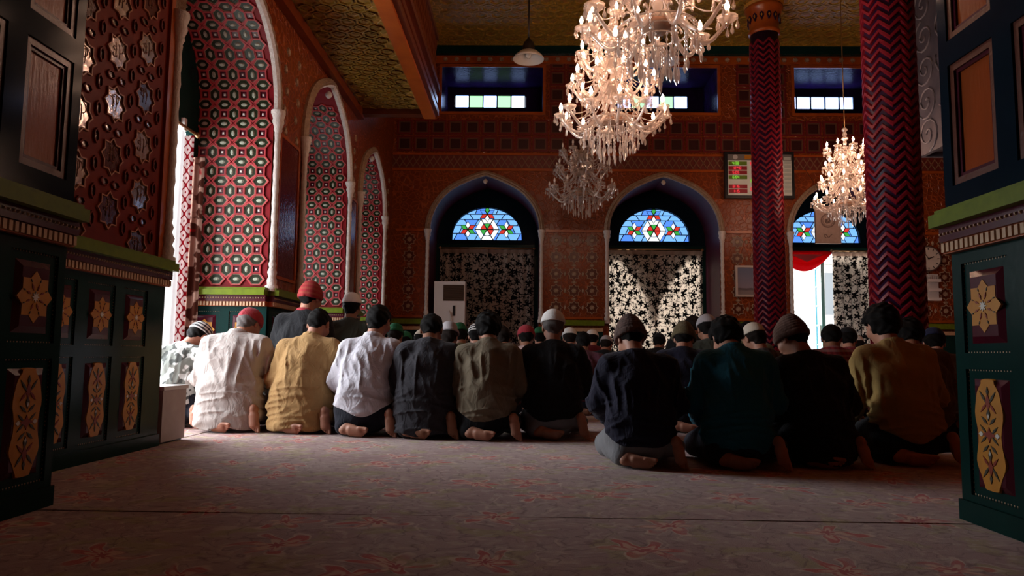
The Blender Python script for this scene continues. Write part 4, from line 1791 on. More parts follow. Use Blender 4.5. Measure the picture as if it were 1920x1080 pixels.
b.lathe([(0.0, -0.012), (0.02, -0.012), (0.02, 0.012), (0, 0.012)], 10, m=1, mat=Matrix.Translation((-0.02, -0.035, 2.60)) @ Matrix.Rotation(PI / 2, 4, 'X'))
b.build('curtain_bracket', [WHITE_PL, BLACK], root)

# pale box at the foot of the star-lattice pier
root = empty('storage_box', (XL - 0.085, PIER1 + 0.19, 0))
props(root, 'small pale wooden box standing at the end of the star-lattice pier', 'box')
BOXM = M('pale_board', (0.40, 0.33, 0.30), 0.6, var=(12, (0.33, 0.26, 0.24)))
b = MB()
b.box(-0.115, 0.115, -0.16, 0.16, 0.012, 0.345)
b.build('carcass', BOXM, root)
b = MB()
b.box(-0.125, 0.125, -0.17, 0.17, 0.345, 0.37)
b.build('lid', M('pale_lid', (0.55, 0.52, 0.5), 0.5), root)
b = MB()
b.box(-0.10, 0.10, -0.15, 0.15, 0.0, 0.012)
b.build('foot', BLACK, root)

# ------------------------------------------------------------------ things on and before the back wall
ac = at(843, 600, 12.55)
root = empty('air_conditioner', (ac.x, 12.62, 0))
props(root, 'tall cream floor-standing air conditioner in front of the left back doorway', 'air conditioner')
b = MB()
b.box(-0.27, 0.27, -0.16, 0.16, 0.06, 1.86)
b.build('cabinet', WHITE_PL, root)
b = MB()
b.box(-0.28, 0.28, -0.17, 0.17, 0.0, 0.06)
b.build('base', BLACK, root)
b = MB()
b.box(-0.11, 0.25, -0.17, -0.15, 1.52, 1.80)
gr = b.build('grille', M('ac_grille_brown', (0.06, 0.035, 0.022), 0.4), root)
for k in range(7):
    s = MB()
    s.obox(Matrix.Translation((0.07, -0.175, 1.545 + k * 0.038)) @ Matrix.Rotation(0.6, 4, 'X'), 0.17, 0.012, 0.002)
    s.build('louvre', M('ac_louvre', (0.09, 0.055, 0.035), 0.4), gr)
b = MB()
b.box(0.06, 0.105, -0.168, -0.158, 1.26, 1.44)
b.build('control_strip', BLACK, root)
b = MB()
b.box(-0.25, 0.25, -0.172, -0.158, 0.15, 0.75)
b.build('intake_panel', M('ac_intake', (0.55, 0.51, 0.48), 0.5), root)
b = MB()
b.tube([(0.0, -0.185, 1.34), (0.03, -0.19, 1.25), (0.035, -0.19, 0.9), (0.02, -0.19, 0.3), (0.03, -0.18, 0.02)], 0.012, 6)
b.build('power_cord', WHITE_PL, root)

# digital prayer-time board
P0, P1 = at(1359, 372, YB - 0.08), at(1487, 286, YB - 0.08)
bw, bh = P1.x - P0.x, P1.z - P0.z
root = empty('prayer_time_board', ((P0.x + P1.x) / 2, YB - 0.085, (P0.z + P1.z) / 2))
props(root, 'wall board with green and red digital prayer times, half hidden by the slim column', 'board')
b = MB()
b.box(-bw / 2, bw / 2, -0.03, 0.058, -bh / 2, bh / 2)
b.build('case', BLACK, root)
b = MB()
b.box(-bw / 2 + 0.05, bw / 2 - 0.05, -0.036, -0.03, -bh / 2 + 0.05, bh / 2 - 0.05)
face = b.build('board_face', M('board_face', (0.52, 0.50, 0.42), 0.4, emit=((0.5, 0.47, 0.38), 0.10)), root)
LED_R, LED_G = emitter('red_digits', (1.0, 0.06, 0.08), 0.7), emitter('green_digits', (0.35, 0.9, 0.08), 0.55)
PLATE_R, PLATE_G = M('board_red_field', (0.30, 0.02, 0.03), 0.4), M('board_green_field', (0.13, 0.22, 0.02), 0.4)
SEG = {'0': 'abcdef', '1': 'bc', '2': 'abged', '3': 'abgcd', '4': 'fgbc', '5': 'afgcd', '6': 'afgedc', '7': 'abc', '8': 'abcdefg', '9': 'abcdfg'}


def digits(text, h, m, parent, x, y, z):
    """every digit a piece of its own"""
    w = h * 0.55
    t = h * 0.09
    for ch in text:
        mb = MB()
        if ch == ':':
            for q in (0.3, 0.7):
                mb.box(t, 2.6 * t, -0.008, 0, h * q - t * 0.8, h * q + t * 0.8)
            link('colon', mb.mesh('colon', [m]), parent, Matrix.Translation((x, y, z)))['kind'] = 'stuff'
            x += h * 0.3
            continue
        R = {'a': (0, w, h - t, h + t), 'g': (0, w, h / 2 - t, h / 2 + t), 'd': (0, w, -t, t), 'f': (-t, t, h / 2, h), 'b': (w - t, w + t, h / 2, h), 'e': (-t, t, 0, h / 2), 'c': (w - t, w + t, 0, h / 2)}
        for s in SEG[ch]:
            a = R[s]
            mb.box(a[0], a[1], -0.008, 0, a[2], a[3])
        link('digit', mb.mesh('digit', [m]), parent, Matrix.Translation((x, y, z)))
        x += w * 1.55


rows = [('g', '4:38'), ('r', '12:40'), ('r', '5:05'), ('g', '6:54'), (None, ''), ('r', '8:15'), ('r', '1:15')]
for k, (c, tx) in enumerate(rows):
    if not c:
        continue
    z = bh / 2 - 0.21 - k * 0.082
    b = MB()
    b.box(-bw / 2 + 0.06, -bw / 2 + 0.38, -0.042, -0.036, z - 0.033, z + 0.033)
    r_ = b.build('time_row', PLATE_G if c == 'g' else PLATE_R, root)
    digits(tx, 0.042, LED_G if c == 'g' else LED_R, r_, -bw / 2 + 0.13, -0.042, z - 0.02)
for k, (c, tx) in enumerate([('r', '88'), ('g', '23'), ('g', '14'), ('r', '05')]):
    z = bh / 2 - 0.22 - (k if k == 0 else k + 3.0) * 0.075
    digits(tx, 0.05, LED_G if c == 'g' else LED_R, root, -bw / 2 + 0.44, -0.037, z - 0.02)
for k in range(9):
    b = MB()
    z = bh / 2 - 0.12 - k * 0.072
    b.box(bw / 2 - 0.18, bw / 2 - 0.06, -0.041, -0.036, z - 0.026, z + 0.026)
    b.build('time_row', M('board_pale_field', (0.42, 0.45, 0.40), 0.4), root)
b = MB()
b.box(-bw / 2 + 0.05, bw / 2 - 0.05, -0.040, -0.036, bh / 2 - 0.155, bh / 2 - 0.05)
b.build('board_header', M('board_header', (0.16, 0.15, 0.14), 0.4), root)
b = MB()
b.prism(circle(-bw / 2 + 0.18, bh / 2 - 0.10, 0.042, 16), -0.046, -0.04)
b.build('round_emblem', M('emblem_grey', (0.5, 0.48, 0.46), 0.4), root)
b = MB()
b.box(-bw / 2 + 0.34, -bw / 2 + 0.58, -0.044, -0.04, bh / 2 - 0.14, bh / 2 - 0.065)
b.build('gold_plate', GOLD, root)

# framed landscape picture
P0, P1 = at(1380, 556, YB - 0.06), at(1430, 498, YB - 0.06)
w, h = P1.x - P0.x, P1.z - P0.z
root = empty('framed_picture', ((P0.x + P1.x) / 2, YB - 0.035, (P0.z + P1.z) / 2))
props(root, 'framed hazy seascape photograph hung low beside the slim column', 'picture')
b = MB()
o, i1 = [(-w / 2, -h / 2), (w / 2, -h / 2), (w / 2, h / 2), (-w / 2, h / 2)], [(-w / 2 + 0.035, -h / 2 + 0.035), (w / 2 - 0.035, -h / 2 + 0.035), (w / 2 - 0.035, h / 2 - 0.035), (-w / 2 + 0.035, h / 2 - 0.035)]
b.ring(o, i1, -0.025, 0.03)
b.build('frame', M('pale_frame', (0.50, 0.42, 0.36), 0.4), root)
g = G('seascape_print')
s = g.sep(g.coord())
zz = g.math('ADD', s[2], g.math('MULTIPLY', g.noise(g.coord(), 8), 0.03))
c = g.mix(g.step(zz, -0.09, 0.2), (0.24, 0.21, 0.26), (0.12, 0.14, 0.22))
c = g.mix(g.step(zz, -0.10, -0.115), c, (0.10, 0.08, 0.09))
c = g.mix(g.step(zz, -0.13, -0.16), c, (0.22, 0.18, 0.18))
g.l(c, g.b.inputs['Base Color'])
g.b.inputs['Roughness'].default_value = 0.3
b = MB()
b.box(-w / 2 + 0.03, w / 2 - 0.03, -0.012, 0.0, -h / 2 + 0.03, h / 2 - 0.03)
b.build('picture_print', g.m, root)

# round wall clock
pc = at(1741, 485, YB - 0.05)
root = empty('wall_clock', (pc.x, YB - 0.01, pc.z))
props(root, 'round white wall clock half hidden behind the thick column', 'clock')
rx = Matrix.Rotation(PI / 2, 4, 'X')
b = MB()
b.lathe([(0.0, 0.0), (0.21, 0.0), (0.225, 0.02), (0.222, 0.045), (0.205, 0.05), (0.2, 0.038)], 32, mat=rx)
b.build('clock_case', M('clock_case', (0.10, 0.07, 0.06), 0.35), root)
b = MB()
b.prism(circle(0, 0, 0.203, 32), -0.038, -0.02)
dial = b.build('dial', M('dial_cream', (0.62, 0.56, 0.48), 0.5), root)
mk = MB()
mk.box(-0.006, 0.006, -0.042, -0.038, 0.15, 0.185)
mk = mk.mesh('hour_mark', [BLACK])
for k in range(12):
    link('hour_mark', mk, dial, Matrix.Rotation(k * PI / 6, 4, 'Y'))
for a, L, wd in ((1.2, 0.10, 0.008), (-0.6, 0.15, 0.006)):
    b = MB()
    b.box(-wd, wd, -0.046, -0.042, -0.02, L)
    b.build('clock_hand', BLACK, root, Matrix.Rotation(a, 4, 'Y'))

# small white notice cabinet beneath the clock
pn = at(1748, 540, YB - 0.05)
root = empty('notice_cabinet', (pn.x, YB - 0.06, pn.z))
props(root, 'small white wall rack with papers under the round clock', 'rack')
b = MB()
b.box(-0.10, 0.12, 0.03, 0.06, -0.22, 0.24)
b.build('back_board', WHITE_PL, root)
for z in (-0.22, -0.06, 0.10):
    b = MB()
    b.box(-0.10, 0.12, -0.05, 0.04, z, z + 0.015)
    b.box(-0.10, 0.12, -0.055, -0.045, z, z + 0.05)
    b.build('shelf', WHITE_PL, root)
for k in range(5):
    b = MB()
    b.box(-0.08 + k * 0.035, -0.055 + k * 0.035, -0.04, 0.02, 0.115, 0.20 + 0.01 * (k % 3))
    b.build('leaflet', M('leaflet_grey', (0.45, 0.42, 0.40), 0.6), root)

# framed calligraphy panel hanging in front of the third lunette
P0, P1 = at(1529, 457, 11.9), at(1574, 387, 11.9)
w, h = P1.x - P0.x, P1.z - P0.z
root = empty('calligraphy_panel', ((P0.x + P1.x) / 2, 11.9, (P0.z + P1.z) / 2))
props(root, 'pale framed calligraphy panel hung in front of the right lunette', 'panel')
b = MB()
b.box(-w / 2, w / 2, -0.02, 0.02, -h / 2, h / 2)
b.build('panel_board', M('calligraphy_ground', (0.40, 0.30, 0.27), 0.5, var=(30, (0.32, 0.24, 0.21))), root)
o = [(-w / 2, -h / 2), (w / 2, -h / 2), (w / 2, h / 2), (-w / 2, h / 2)]
b = MB()
b.ring(o, [(p[0] * 0.92, p[1] * 0.95) for p in o], -0.032, -0.018)
b.build('panel_frame', M('panel_frame_grey', (0.34, 0.26, 0.23), 0.5), root)
INK = M('panel_ink', (0.16, 0.11, 0.10), 0.5)
b = MB()
b.ring(circle(0, 0.07, 0.12, 24), circle(0, 0.07, 0.098, 24), -0.026, -0.018)
b.ring(circle(0, 0.07, 0.088, 24), circle(0, 0.07, 0.08, 24), -0.026, -0.018)
b.build('roundel', INK, root)
for k in range(5):
    a = k * 1.25
    b = MB()
    b.tube([(0.05 * math.cos(a + q * 0.35) * (1 - 0.08 * q), -0.024, 0.07 + 0.045 * math.sin(a + q * 0.5)) for q in range(8)], 0.007, 4)
    b.build('script_stroke', INK, root)
for sx in (-1, 1):
    b = MB()
    b.tube([(sx * 0.035 + 0.03 * math.cos(q * 0.6), -0.024, -0.19 + 0.03 * math.sin(q * 0.7 + sx)) for q in range(9)], 0.007, 4)
    b.build('script_stroke', INK, root)
for s in (-1, 1):
    b = MB()
    b.tube([(s * w * 0.35, 0.0, h / 2 - 0.01), (s * w * 0.35, 0.0, h / 2 + 0.3), (s * w * 0.35, 0.55 - 0.02, 3.9 - root.location.z)], 0.004, 4)
    b.build('hanging_cord', BLACK, root)

# ------------------------------------------------------------------ enamel bell lamps
def bell_lamp(x, y, zrim, label, grey):
    root = empty('pendant_lamp', (x, y, zrim))
    props(root, label, 'lamp')
    b = MB()
    b.lathe([(0.225, 0.0), (0.23, 0.012), (0.20, 0.055), (0.14, 0.11), (0.08, 0.14), (0.07, 0.145), (0.14, 0.10), (0.195, 0.05), (0.222, 0.004), (0.225, 0.0)], 32)
    b.build('lamp_shade', M('enamel_shade', (0.62, 0.57, 0.52), 0.35) if not grey else M('grey_glass_shade', (0.36, 0.33, 0.36), 0.3), root)
    b = MB()
    b.lathe([(0.082, 0.135), (0.088, 0.19), (0.075, 0.26), (0.05, 0.28), (0.02, 0.33), (0.0, 0.33)], 20)
    b.build('lamp_cap', METAL_D, root)
    b = MB()
    b.lathe([(0.0, 0.02), (0.03, 0.03), (0.045, 0.07), (0.03, 0.12), (0.0, 0.13)], 14)
    b.build('bulb', BULB_OFF, root)
    b = MB()
    b.tube([(0, 0, 0.32), (0, 0, ZC - zrim)], 0.012, 8)
    b.lathe([(0.0, ZC - zrim - 0.06), (0.05, ZC - zrim - 0.05), (0.06, ZC - zrim)], 12)
    b.build('rod', METAL_D, root)


p = at(991, 112, 10.2)
bell_lamp(p.x, 10.2, p.z, 'white enamel bell lamp hanging on its own left of the big chandeliers', False)
p = at(1243, 116, 10.0)
bell_lamp(p.x, 10.0, p.z, 'grey bell lamp hanging behind the big lit chandeliers', True)

# ------------------------------------------------------------------ crystal chandeliers
DROP = MB()
DROP.lathe([(0.0, 0.0), (0.008, -0.008), (0.008, -0.015), (0.003, -0.022), (0.005, -0.032), (0.016, -0.066), (0.012, -0.084), (0.0, -0.094)], 6, smooth=False)
DROP = DROP.mesh('crystal_drop', [CRYSTAL])
STRING = MB()
_pr = [(0.0, 0.0)]
for _k in range(5):
    _z = -0.012 - _k * 0.024
    _pr += [(0.009, _z), (0.003, _z - 0.012)]
_pr += [(0.0085, -0.14), (0.016, -0.165), (0.010, -0.195), (0.0, -0.21)]
STRING.lathe(_pr, 6, smooth=False)
STRING = STRING.mesh('crystal_string', [CRYSTAL])
CUP = MB()
CUP.lathe([(0.0, -0.035), (0.016, -0.03), (0.012, -0.012), (0.06, 0.004), (0.076, 0.030), (0.060, 0.016), (0.014, 0.004), (0.014, 0.055), (0.018, 0.06), (0.018, 0.075), (0.0, 0.078)], 12)
CUP = CUP.mesh('candle_cup', [CRYSTAL])
FLAME = MB()
FLAME.lathe([(0.0, 0.0), (0.013, 0.006), (0.020, 0.028), (0.016, 0.05), (0.006, 0.075), (0.0, 0.085)], 10)
BULB_ON = FLAME.mesh('candle_bulb', [BULB])
BULB_NO = FLAME.mesh('candle_bulb', [BULB_OFF])
_arm_cache = {}


def arm_mesh(R, rise):
    key = (round(R, 3), round(rise, 3))
    if key not in _arm_cache:
        mb = MB()
        pts = []
        for k in range(15):
            t = k / 14
            x = 0.03 + (R - 0.03) * t
            z = rise * t + 0.09 * math.sin(t * PI * 2) * (1 - 0.25 * t) - 0.10 * math.sin(PI * t) ** 2
            pts.append((x, 0, z))
        pts.append((R, 0, rise + 0.012))
        mb.tube(pts, [0.019 - 0.006 * k / 15 + 0.003 * (k % 2) for k in range(16)], 7)
        # scroll leaf on the arm
        cur = [(R * 0.45 + 0.05 * (1 - q / 12) * math.cos(q * 0.5), 0, 0.03 + 0.05 * (1 - q / 12) * math.sin(q * 0.5)) for q in range(12)]
        mb.tube(cur, 0.009, 5)
        _arm_cache[key] = mb.mesh('arm', [CRYSTAL])
    return _arm_cache[key]


def chandelier(loc, s, tiers, label, lit, top, strings=44, bowl=True):
    root = empty('crystal_chandelier', loc)
    root.scale = (s, s, s)
    props(root, label, 'chandelier')
    # tiers: list of (z of hub, radius, arms); z = 0 is the bowl of the lowest tier
    zt = tiers[-1][0] + 0.45
    b = MB()
    pr = [(0.0, -0.06), (0.03, -0.05), (0.05, -0.02), (0.04, 0.0)]
    z = 0.02
    k = 0
    while z < zt:
        r = (0.055, 0.035, 0.065, 0.04)[k % 4]
        pr += [(0.026, z), (r, z + 0.03), (r * 0.9, z + 0.055), (0.026, z + 0.08)]
        z += 0.085
        k += 1
    pr += [(0.012, zt), (0.0, zt)]
    b.lathe(pr, 14)
    b.build('stem', CRYSTAL, root)
    b = MB()
    b.tube([(0, 0, zt - 0.02), (0, 0, (top - loc[2]) / s)], 0.010, 6)
    b.lathe([(0.0, (top - loc[2]) / s - 0.10), (0.05, (top - loc[2]) / s - 0.09), (0.08, (top - loc[2]) / s)], 14)
    b.build('suspension_rod', BRASS, root)
    rr = random.Random(int(loc[1] * 100))
    for ti, (z, R, n) in enumerate(tiers):
        b = MB()
        b.lathe([(0.0, z - 0.05), (0.07, z - 0.045), (0.13, z - 0.01), (0.14, z + 0.012), (0.12, z + 0.006), (0.06, z - 0.015), (0.03, z)], 20)
        b.build('bowl', CRYSTAL if ti else M('amber_bowl', (0.42, 0.24, 0.16), 0.2, coat=0.5), root)
        me = arm_mesh(R, 0.03)
        for k in range(n):
            a = 2 * PI * (k + 0.5 * (ti % 2)) / n + 0.13 * ti
            arm = link('arm', me, root, Matrix.Translation((0, 0, z)) @ Matrix.Rotation(a, 4, 'Z'))
            c = link('candle_cup', CUP, arm, Matrix.Translation((R, 0, 0.045)))
            link('candle_bulb', BULB_ON if lit else BULB_NO, arm, Matrix.Translation((R, 0, 0.122)))
            for q in range(5):
                aa = 2 * PI * q / 5 + rr.random()
                link('crystal_drop', DROP, arm, Matrix.Translation((R + 0.070 * math.cos(aa), 0.070 * math.sin(aa), 0.062)))
            link('crystal_string', STRING, arm, Matrix.Translation((R * 0.62, 0, -0.06)))
            link('crystal_drop', DROP, arm, Matrix.Translation((R, 0, 0.012)))
    # festoon strings: bead garlands from tier to tier, fringe under the lowest tier
    for ti in range(len(tiers) - 1):
        z0, R0, n0 = tiers[ti]
        z1, R1, n1 = tiers[ti + 1]
        for k in range(n0):
            a = 2 * PI * (k + 0.5) / n0
            b = MB()
            pts = []
            for q in range(9):
                t = q / 8
                r = R0 * 0.92 * (1 - t) + 0.10 * t
                zz = (z0 + 0.06) * (1 - t) + (z1 - 0.04) * t - 0.10 * math.sin(PI * t)
                pts.append((r * math.cos(a), r * math.sin(a), zz))
            b.tube(pts, [0.0075 if q % 2 else 0.004 for q in range(9)], 5)
            b.build('bead_garland', CRYSTAL, root)
    R = tiers[0][1]
    for k in range(strings):
        ring = k % 3
        r = R * (0.26, 0.42, 0.56)[ring]
        a = 2 * PI * (k / strings) * 1.0 + ring * 0.4
        z = -0.02 - 0.035 * (2 - ring)
        st = link('crystal_string', STRING, root, Matrix.Translation((r * math.cos(a), r * math.sin(a), z)) @ Matrix.Diagonal((1, 1, (1.55, 1.35, 1.05)[ring] * rr.uniform(0.85, 1.15), 1)))
    b = MB()
    for rad in (0.26, 0.42, 0.56):
        cpts = [(R * rad * math.cos(2 * PI * q / 28), R * rad * math.sin(2 * PI * q / 28), -0.02 - 0.035 * (2 - (0.26, 0.42, 0.56).index(rad))) for q in range(29)]
        b.tube(cpts, 0.006, 5)
    b.build('fringe_ring', CRYSTAL, root)
    return root


T4 = [(0.0, 0.56, 12), (0.36, 0.44, 10), (0.66, 0.35, 8), (0.98, 0.34, 8)]
pA = at(1149, 228, 7.6)
chandelier((pA.x, 7.6, pA.z), 1.0, T4, 'large lit tiered crystal chandelier whose hanging fringe reaches lowest', True, ZC)
pB = at(1233, 50, 5.0)
chandelier((pB.x, 5.0, pB.z), 1.0, [(0.0, 0.50, 9), (0.36, 0.40, 8), (0.7, 0.3, 6)], 'nearest lit crystal chandelier, cut off by the top of the photograph', True, ZC, 30)
pC = at(1091, 362, 11.3)
chandelier((pC.x, 11.3, pC.z), 0.92, T4[:3], 'unlit crystal chandelier hanging before the back wall between two arches', False, ZC, 40)
pD = at(1588, 382, 10.2)
chandelier((pD.x, 10.2, pD.z), 0.76, T4, 'small lit crystal chandelier partly behind the thick column', True, ZC, 36)

# ------------------------------------------------------------------ people: implicit surfaces meshed with surface nets
class Field:
    def __init__(s, lo, hi, h):
        s.lo, s.h = np.array(lo, dtype=np.float32), h
        n = np.ceil((np.array(hi) - np.array(lo)) / h).astype(int) + 1
        s.ax = [(lo[k] + np.arange(n[k]) * h).astype(np.float32) for k in range(3)]
        s.F = np.full(tuple(n), 0.5, dtype=np.float32)

    def _win(s, lo, hi):
        sl = []
        for k in range(3):
            a = max(0, int((lo[k] - s.lo[k]) / s.h))
            b = min(len(s.ax[k]), int((hi[k] - s.lo[k]) / s.h) + 2)
            if b - a < 2:
                return None
            sl.append(slice(a, b))
        X, Y, Z = np.meshgrid(*[s.ax[k][sl[k]] for k in range(3)], indexing='ij', sparse=True)
        return tuple(sl), X, Y, Z

    def _put(s, sl, d, k, op):
        f = s.F[sl]
        if op == 'add':
            h = np.maximum(k - np.abs(f - d), 0) / max(k, 1e-6)
            s.F[sl] = np.minimum(f, d) - h * h * k * 0.25
        elif op == 'sub':
            d = -d
            h = np.maximum(k - np.abs(f - d), 0) / max(k, 1e-6)
            s.F[sl] = np.maximum(f, d) + h * h * k * 0.25

    def cone(s, a, b, ra, rb, k=0.03, sx=1.0, sy=1.0, op='add'):
        a, b = np.array(a, float), np.array(b, float)
        r = max(ra, rb) + k + 0.03
        ext = np.array([r * sx, r * sy, r])
        w = s._win(np.minimum(a, b) - ext, np.maximum(a, b) + ext)
        if w is None:
            return
        sl, X, Y, Z = w
        A = np.array([a[0] / sx, a[1] / sy, a[2]])
        B = np.array([b[0] / sx, b[1] / sy, b[2]])
        ba = B - A
        px, py, pz = X / sx - A[0], Y / sy - A[1], Z - A[2]
        L = max(float(ba @ ba), 1e-9)
        t = np.clip((px * ba[0] + py * ba[1] + pz * ba[2]) / L, 0, 1)
        d = np.sqrt((px - t * ba[0]) ** 2 + (py - t * ba[1]) ** 2 + (pz - t * ba[2]) ** 2) - (ra + (rb - ra) * t)
        s._put(sl, d.astype(np.float32), k, op)

    def ell(s, c, r, k=0.02, op='add'):
        ext = np.array(r) + k + 0.03
        w = s._win(np.array(c) - ext, np.array(c) + ext)
        if w is None:
            return
        sl, X, Y, Z = w
        q = np.sqrt(((X - c[0]) / r[0]) ** 2 + ((Y - c[1]) / r[1]) ** 2 + ((Z - c[2]) / r[2]) ** 2)
        g = np.sqrt(((X - c[0]) / r[0] ** 2) ** 2 + ((Y - c[1]) / r[1] ** 2) ** 2 + ((Z - c[2]) / r[2] ** 2) ** 2)
        d = q * (q - 1) / np.maximum(g, 1e-4)
        s._put(sl, d.astype(np.float32), k, op)

    def all(s):
        return np.meshgrid(*s.ax, indexing='ij', sparse=True)

    def cut(s, d):
        s.F = np.maximum(s.F, d)

    def mesh(s):
        return nets(s.F, s.lo, s.h)


def nets(F, lo, h):
    ins = F < 0
    n = F.shape
    cnt = np.zeros((n[0] - 1, n[1] - 1, n[2] - 1), dtype=np.int8)
    for dx in (0, 1):
        for dy in (0, 1):
            for dz in (0, 1):
                cnt += ins[dx:n[0] - 1 + dx, dy:n[1] - 1 + dy, dz:n[2] - 1 + dz]
    act = np.argwhere((cnt > 0) & (cnt < 8))
    if len(act) == 0:
        return np.zeros((0, 3)), np.zeros((0, 4), int)
    idx = np.full(cnt.shape, -1, dtype=np.int64)
    idx[tuple(act.T)] = np.arange(len(act))
    acc = np.zeros((len(act), 3))
    num = np.zeros(len(act))
    C = [(x, y, z) for x in (0, 1) for y in (0, 1) for z in (0, 1)]
    val = {c: F[act[:, 0] + c[0], act[:, 1] + c[1], act[:, 2] + c[2]] for c in C}
    for a in C:
        for k in range(3):
            if a[k] == 0:
                b = list(a)
                b[k] = 1
                b = tuple(b)
                va, vb = val[a], val[b]
                m = (va < 0) != (vb < 0)
                t = np.where(m, va / np.where(m, va - vb, 1), 0)
                for q in range(3):
                    p = a[q] + (t if q == k else 0)
                    acc[:, q] += np.where(m, p, 0)
                num += m
    V = (act + acc / num[:, None]) * h + np.array(lo)
    quads = []
    for k in range(3):
        o = [q for q in range(3) if q != k]
        sl0, sl1 = [slice(None)] * 3, [slice(None)] * 3
        sl0[k], sl1[k] = slice(0, n[k] - 1), slice(1, n[k])
        ch = ins[tuple(sl0)] != ins[tuple(sl1)]
        e = np.argwhere(ch)
        e = e[(e[:, o[0]] > 0) & (e[:, o[1]] > 0) & (e[:, o[0]] < n[o[0]] - 1) & (e[:, o[1]] < n[o[1]] - 1)]
        if len(e) == 0:
            continue
        inside = ins[tuple(e.T)]

        def cell(d0, d1):
            c = e.copy()
            c[:, o[0]] += d0
            c[:, o[1]] += d1
            return idx[tuple(c.T)]
        q = np.stack([cell(-1, -1), cell(0, -1), cell(0, 0), cell(-1, 0)], 1)
        flip = inside if k != 1 else ~inside
        q[~flip] = q[~flip][:, ::-1]
        quads.append(q)
    return V, np.concatenate(quads)


def np_mesh(name, V, Q, mats):
    me = bpy.data.meshes.new(name)
    me.vertices.add(len(V))
    me.vertices.foreach_set('co', np.asarray(V, dtype=np.float32).ravel())
    me.loops.add(len(Q) * 4)
    me.loops.foreach_set('vertex_index', np.asarray(Q, dtype=np.int32).ravel())
    me.polygons.add(len(Q))
    me.polygons.foreach_set('loop_start', np.arange(0, len(Q) * 4, 4, dtype=np.int32))
    me.polygons.foreach_set('loop_total', np.full(len(Q), 4, dtype=np.int32))
    me.polygons.foreach_set('use_smooth', np.ones(len(Q), dtype=bool))
    for m in (mats if isinstance(mats, list) else [mats]):
        me.materials.append(m)
    me.update(calc_edges=True)
    return me


def join(parts):
    V, Q, n = [], [], 0
    for v, q in parts:
        V.append(v)
        Q.append(q + n)
        n += len(v)
    return np.concatenate(V), np.concatenate(Q)


def xf(mat, v, mirror=False):
    v = np.array(v)
    if mirror:
        v = v * np.array([-1, 1, 1])
    m = np.array(mat)
    return v @ m[:3, :3].T + m[:3, 3]


# ---- head, hand, foot (built once, moved into every body)
def head_geo():
    f = Field((-0.115, -0.15, -0.25), (0.115, 0.15, 0.14), 0.006)
    f.ell((0, -0.012, 0.030), (0.077, 0.098, 0.087), 0.02)
    f.ell((0, 0.026, -0.035), (0.060, 0.068, 0.080), 0.04)
    f.cone((0, 0.055, -0.085), (0, 0.068, -0.095), 0.026, 0.022, 0.03)
    f.cone((0, -0.030, -0.05), (0, -0.045, -0.24), 0.054, 0.060, 0.03)
    f.cone((-0.04, 0.078, 0.022), (0.04, 0.078, 0.022), 0.014, 0.014, 0.02)          # brow
    for s in (-1, 1):
        f.ell((s * 0.031, 0.094, 0.004), (0.017, 0.012, 0.011), 0.012, 'sub')
        f.ell((s * 0.031, 0.082, 0.003), (0.013, 0.011, 0.010), 0.004)
        f.ell((s * 0.078, -0.008, -0.008), (0.010, 0.020, 0.032), 0.008)
        f.ell((s * 0.083, 0.000, -0.006), (0.006, 0.010, 0.018), 0.006, 'sub')
        f.ell((s * 0.045, 0.062, -0.030), (0.022, 0.022, 0.022), 0.03)
    f.cone((0, 0.088, 0.004), (0, 0.108, -0.034), 0.009, 0.014, 0.015)
    for s in (-1, 1):
        f.ell((s * 0.012, 0.098, -0.036), (0.009, 0.010, 0.008), 0.008)
    f.cone((-0.018, 0.090, -0.060), (0.018, 0.090, -0.060), 0.007, 0.007, 0.008)
    f.cone((-0.016, 0.088, -0.072), (0.016, 0.088, -0.072), 0.008, 0.008, 0.008)
    f.cone((-0.024, 0.097, -0.066), (0.024, 0.097, -0.066), 0.003, 0.003, 0.004, op='sub')
    return f.mesh()


def hand_geo():
    """right hand lying palm down, wrist at the origin, fingers along +y, thumb on the -x side"""
    f = Field((-0.085, -0.05, -0.05), (0.065, 0.215, 0.045), 0.0045)
    f.cone((0, -0.04, 0), (0, 0.015, 0), 0.026, 0.026, 0.02, sx=1.15)
    f.cone((0, 0.02, 0), (0.002, 0.080, 0.002), 0.017, 0.017, 0.02, sx=2.0)
    for x, L, spread, z in ((-0.030, 0.072, -0.12, 0.0), (-0.010, 0.080, -0.03, 0.003), (0.011, 0.074, 0.05, 0.002), (0.030, 0.058, 0.14, -0.002)):
        p0 = np.array((x, 0.085, z))
        p1 = p0 + np.array((math.sin(spread) * L * 0.45, L * 0.45, 0.006))
        p2 = p1 + np.array((math.sin(spread) * L * 0.3, L * 0.28, -0.010))
        p3 = p2 + np.array((math.sin(spread) * L * 0.2, L * 0.20, -0.016))
        f.cone(p0 - (0, 0.02, 0), p0, 0.0095, 0.0095, 0.008)
        f.cone(p0, p1, 0.0092, 0.0084, 0.003)
        f.cone(p1, p2, 0.0084, 0.0076, 0.003)
        f.cone(p2, p3, 0.0076, 0.0065, 0.003)
    f.cone((-0.018, 0.022, -0.006), (-0.048, 0.055, -0.012), 0.015, 0.012, 0.012)
    f.cone((-0.048, 0.055, -0.012), (-0.060, 0.092, -0.016), 0.011, 0.0085, 0.004)
    return f.mesh()


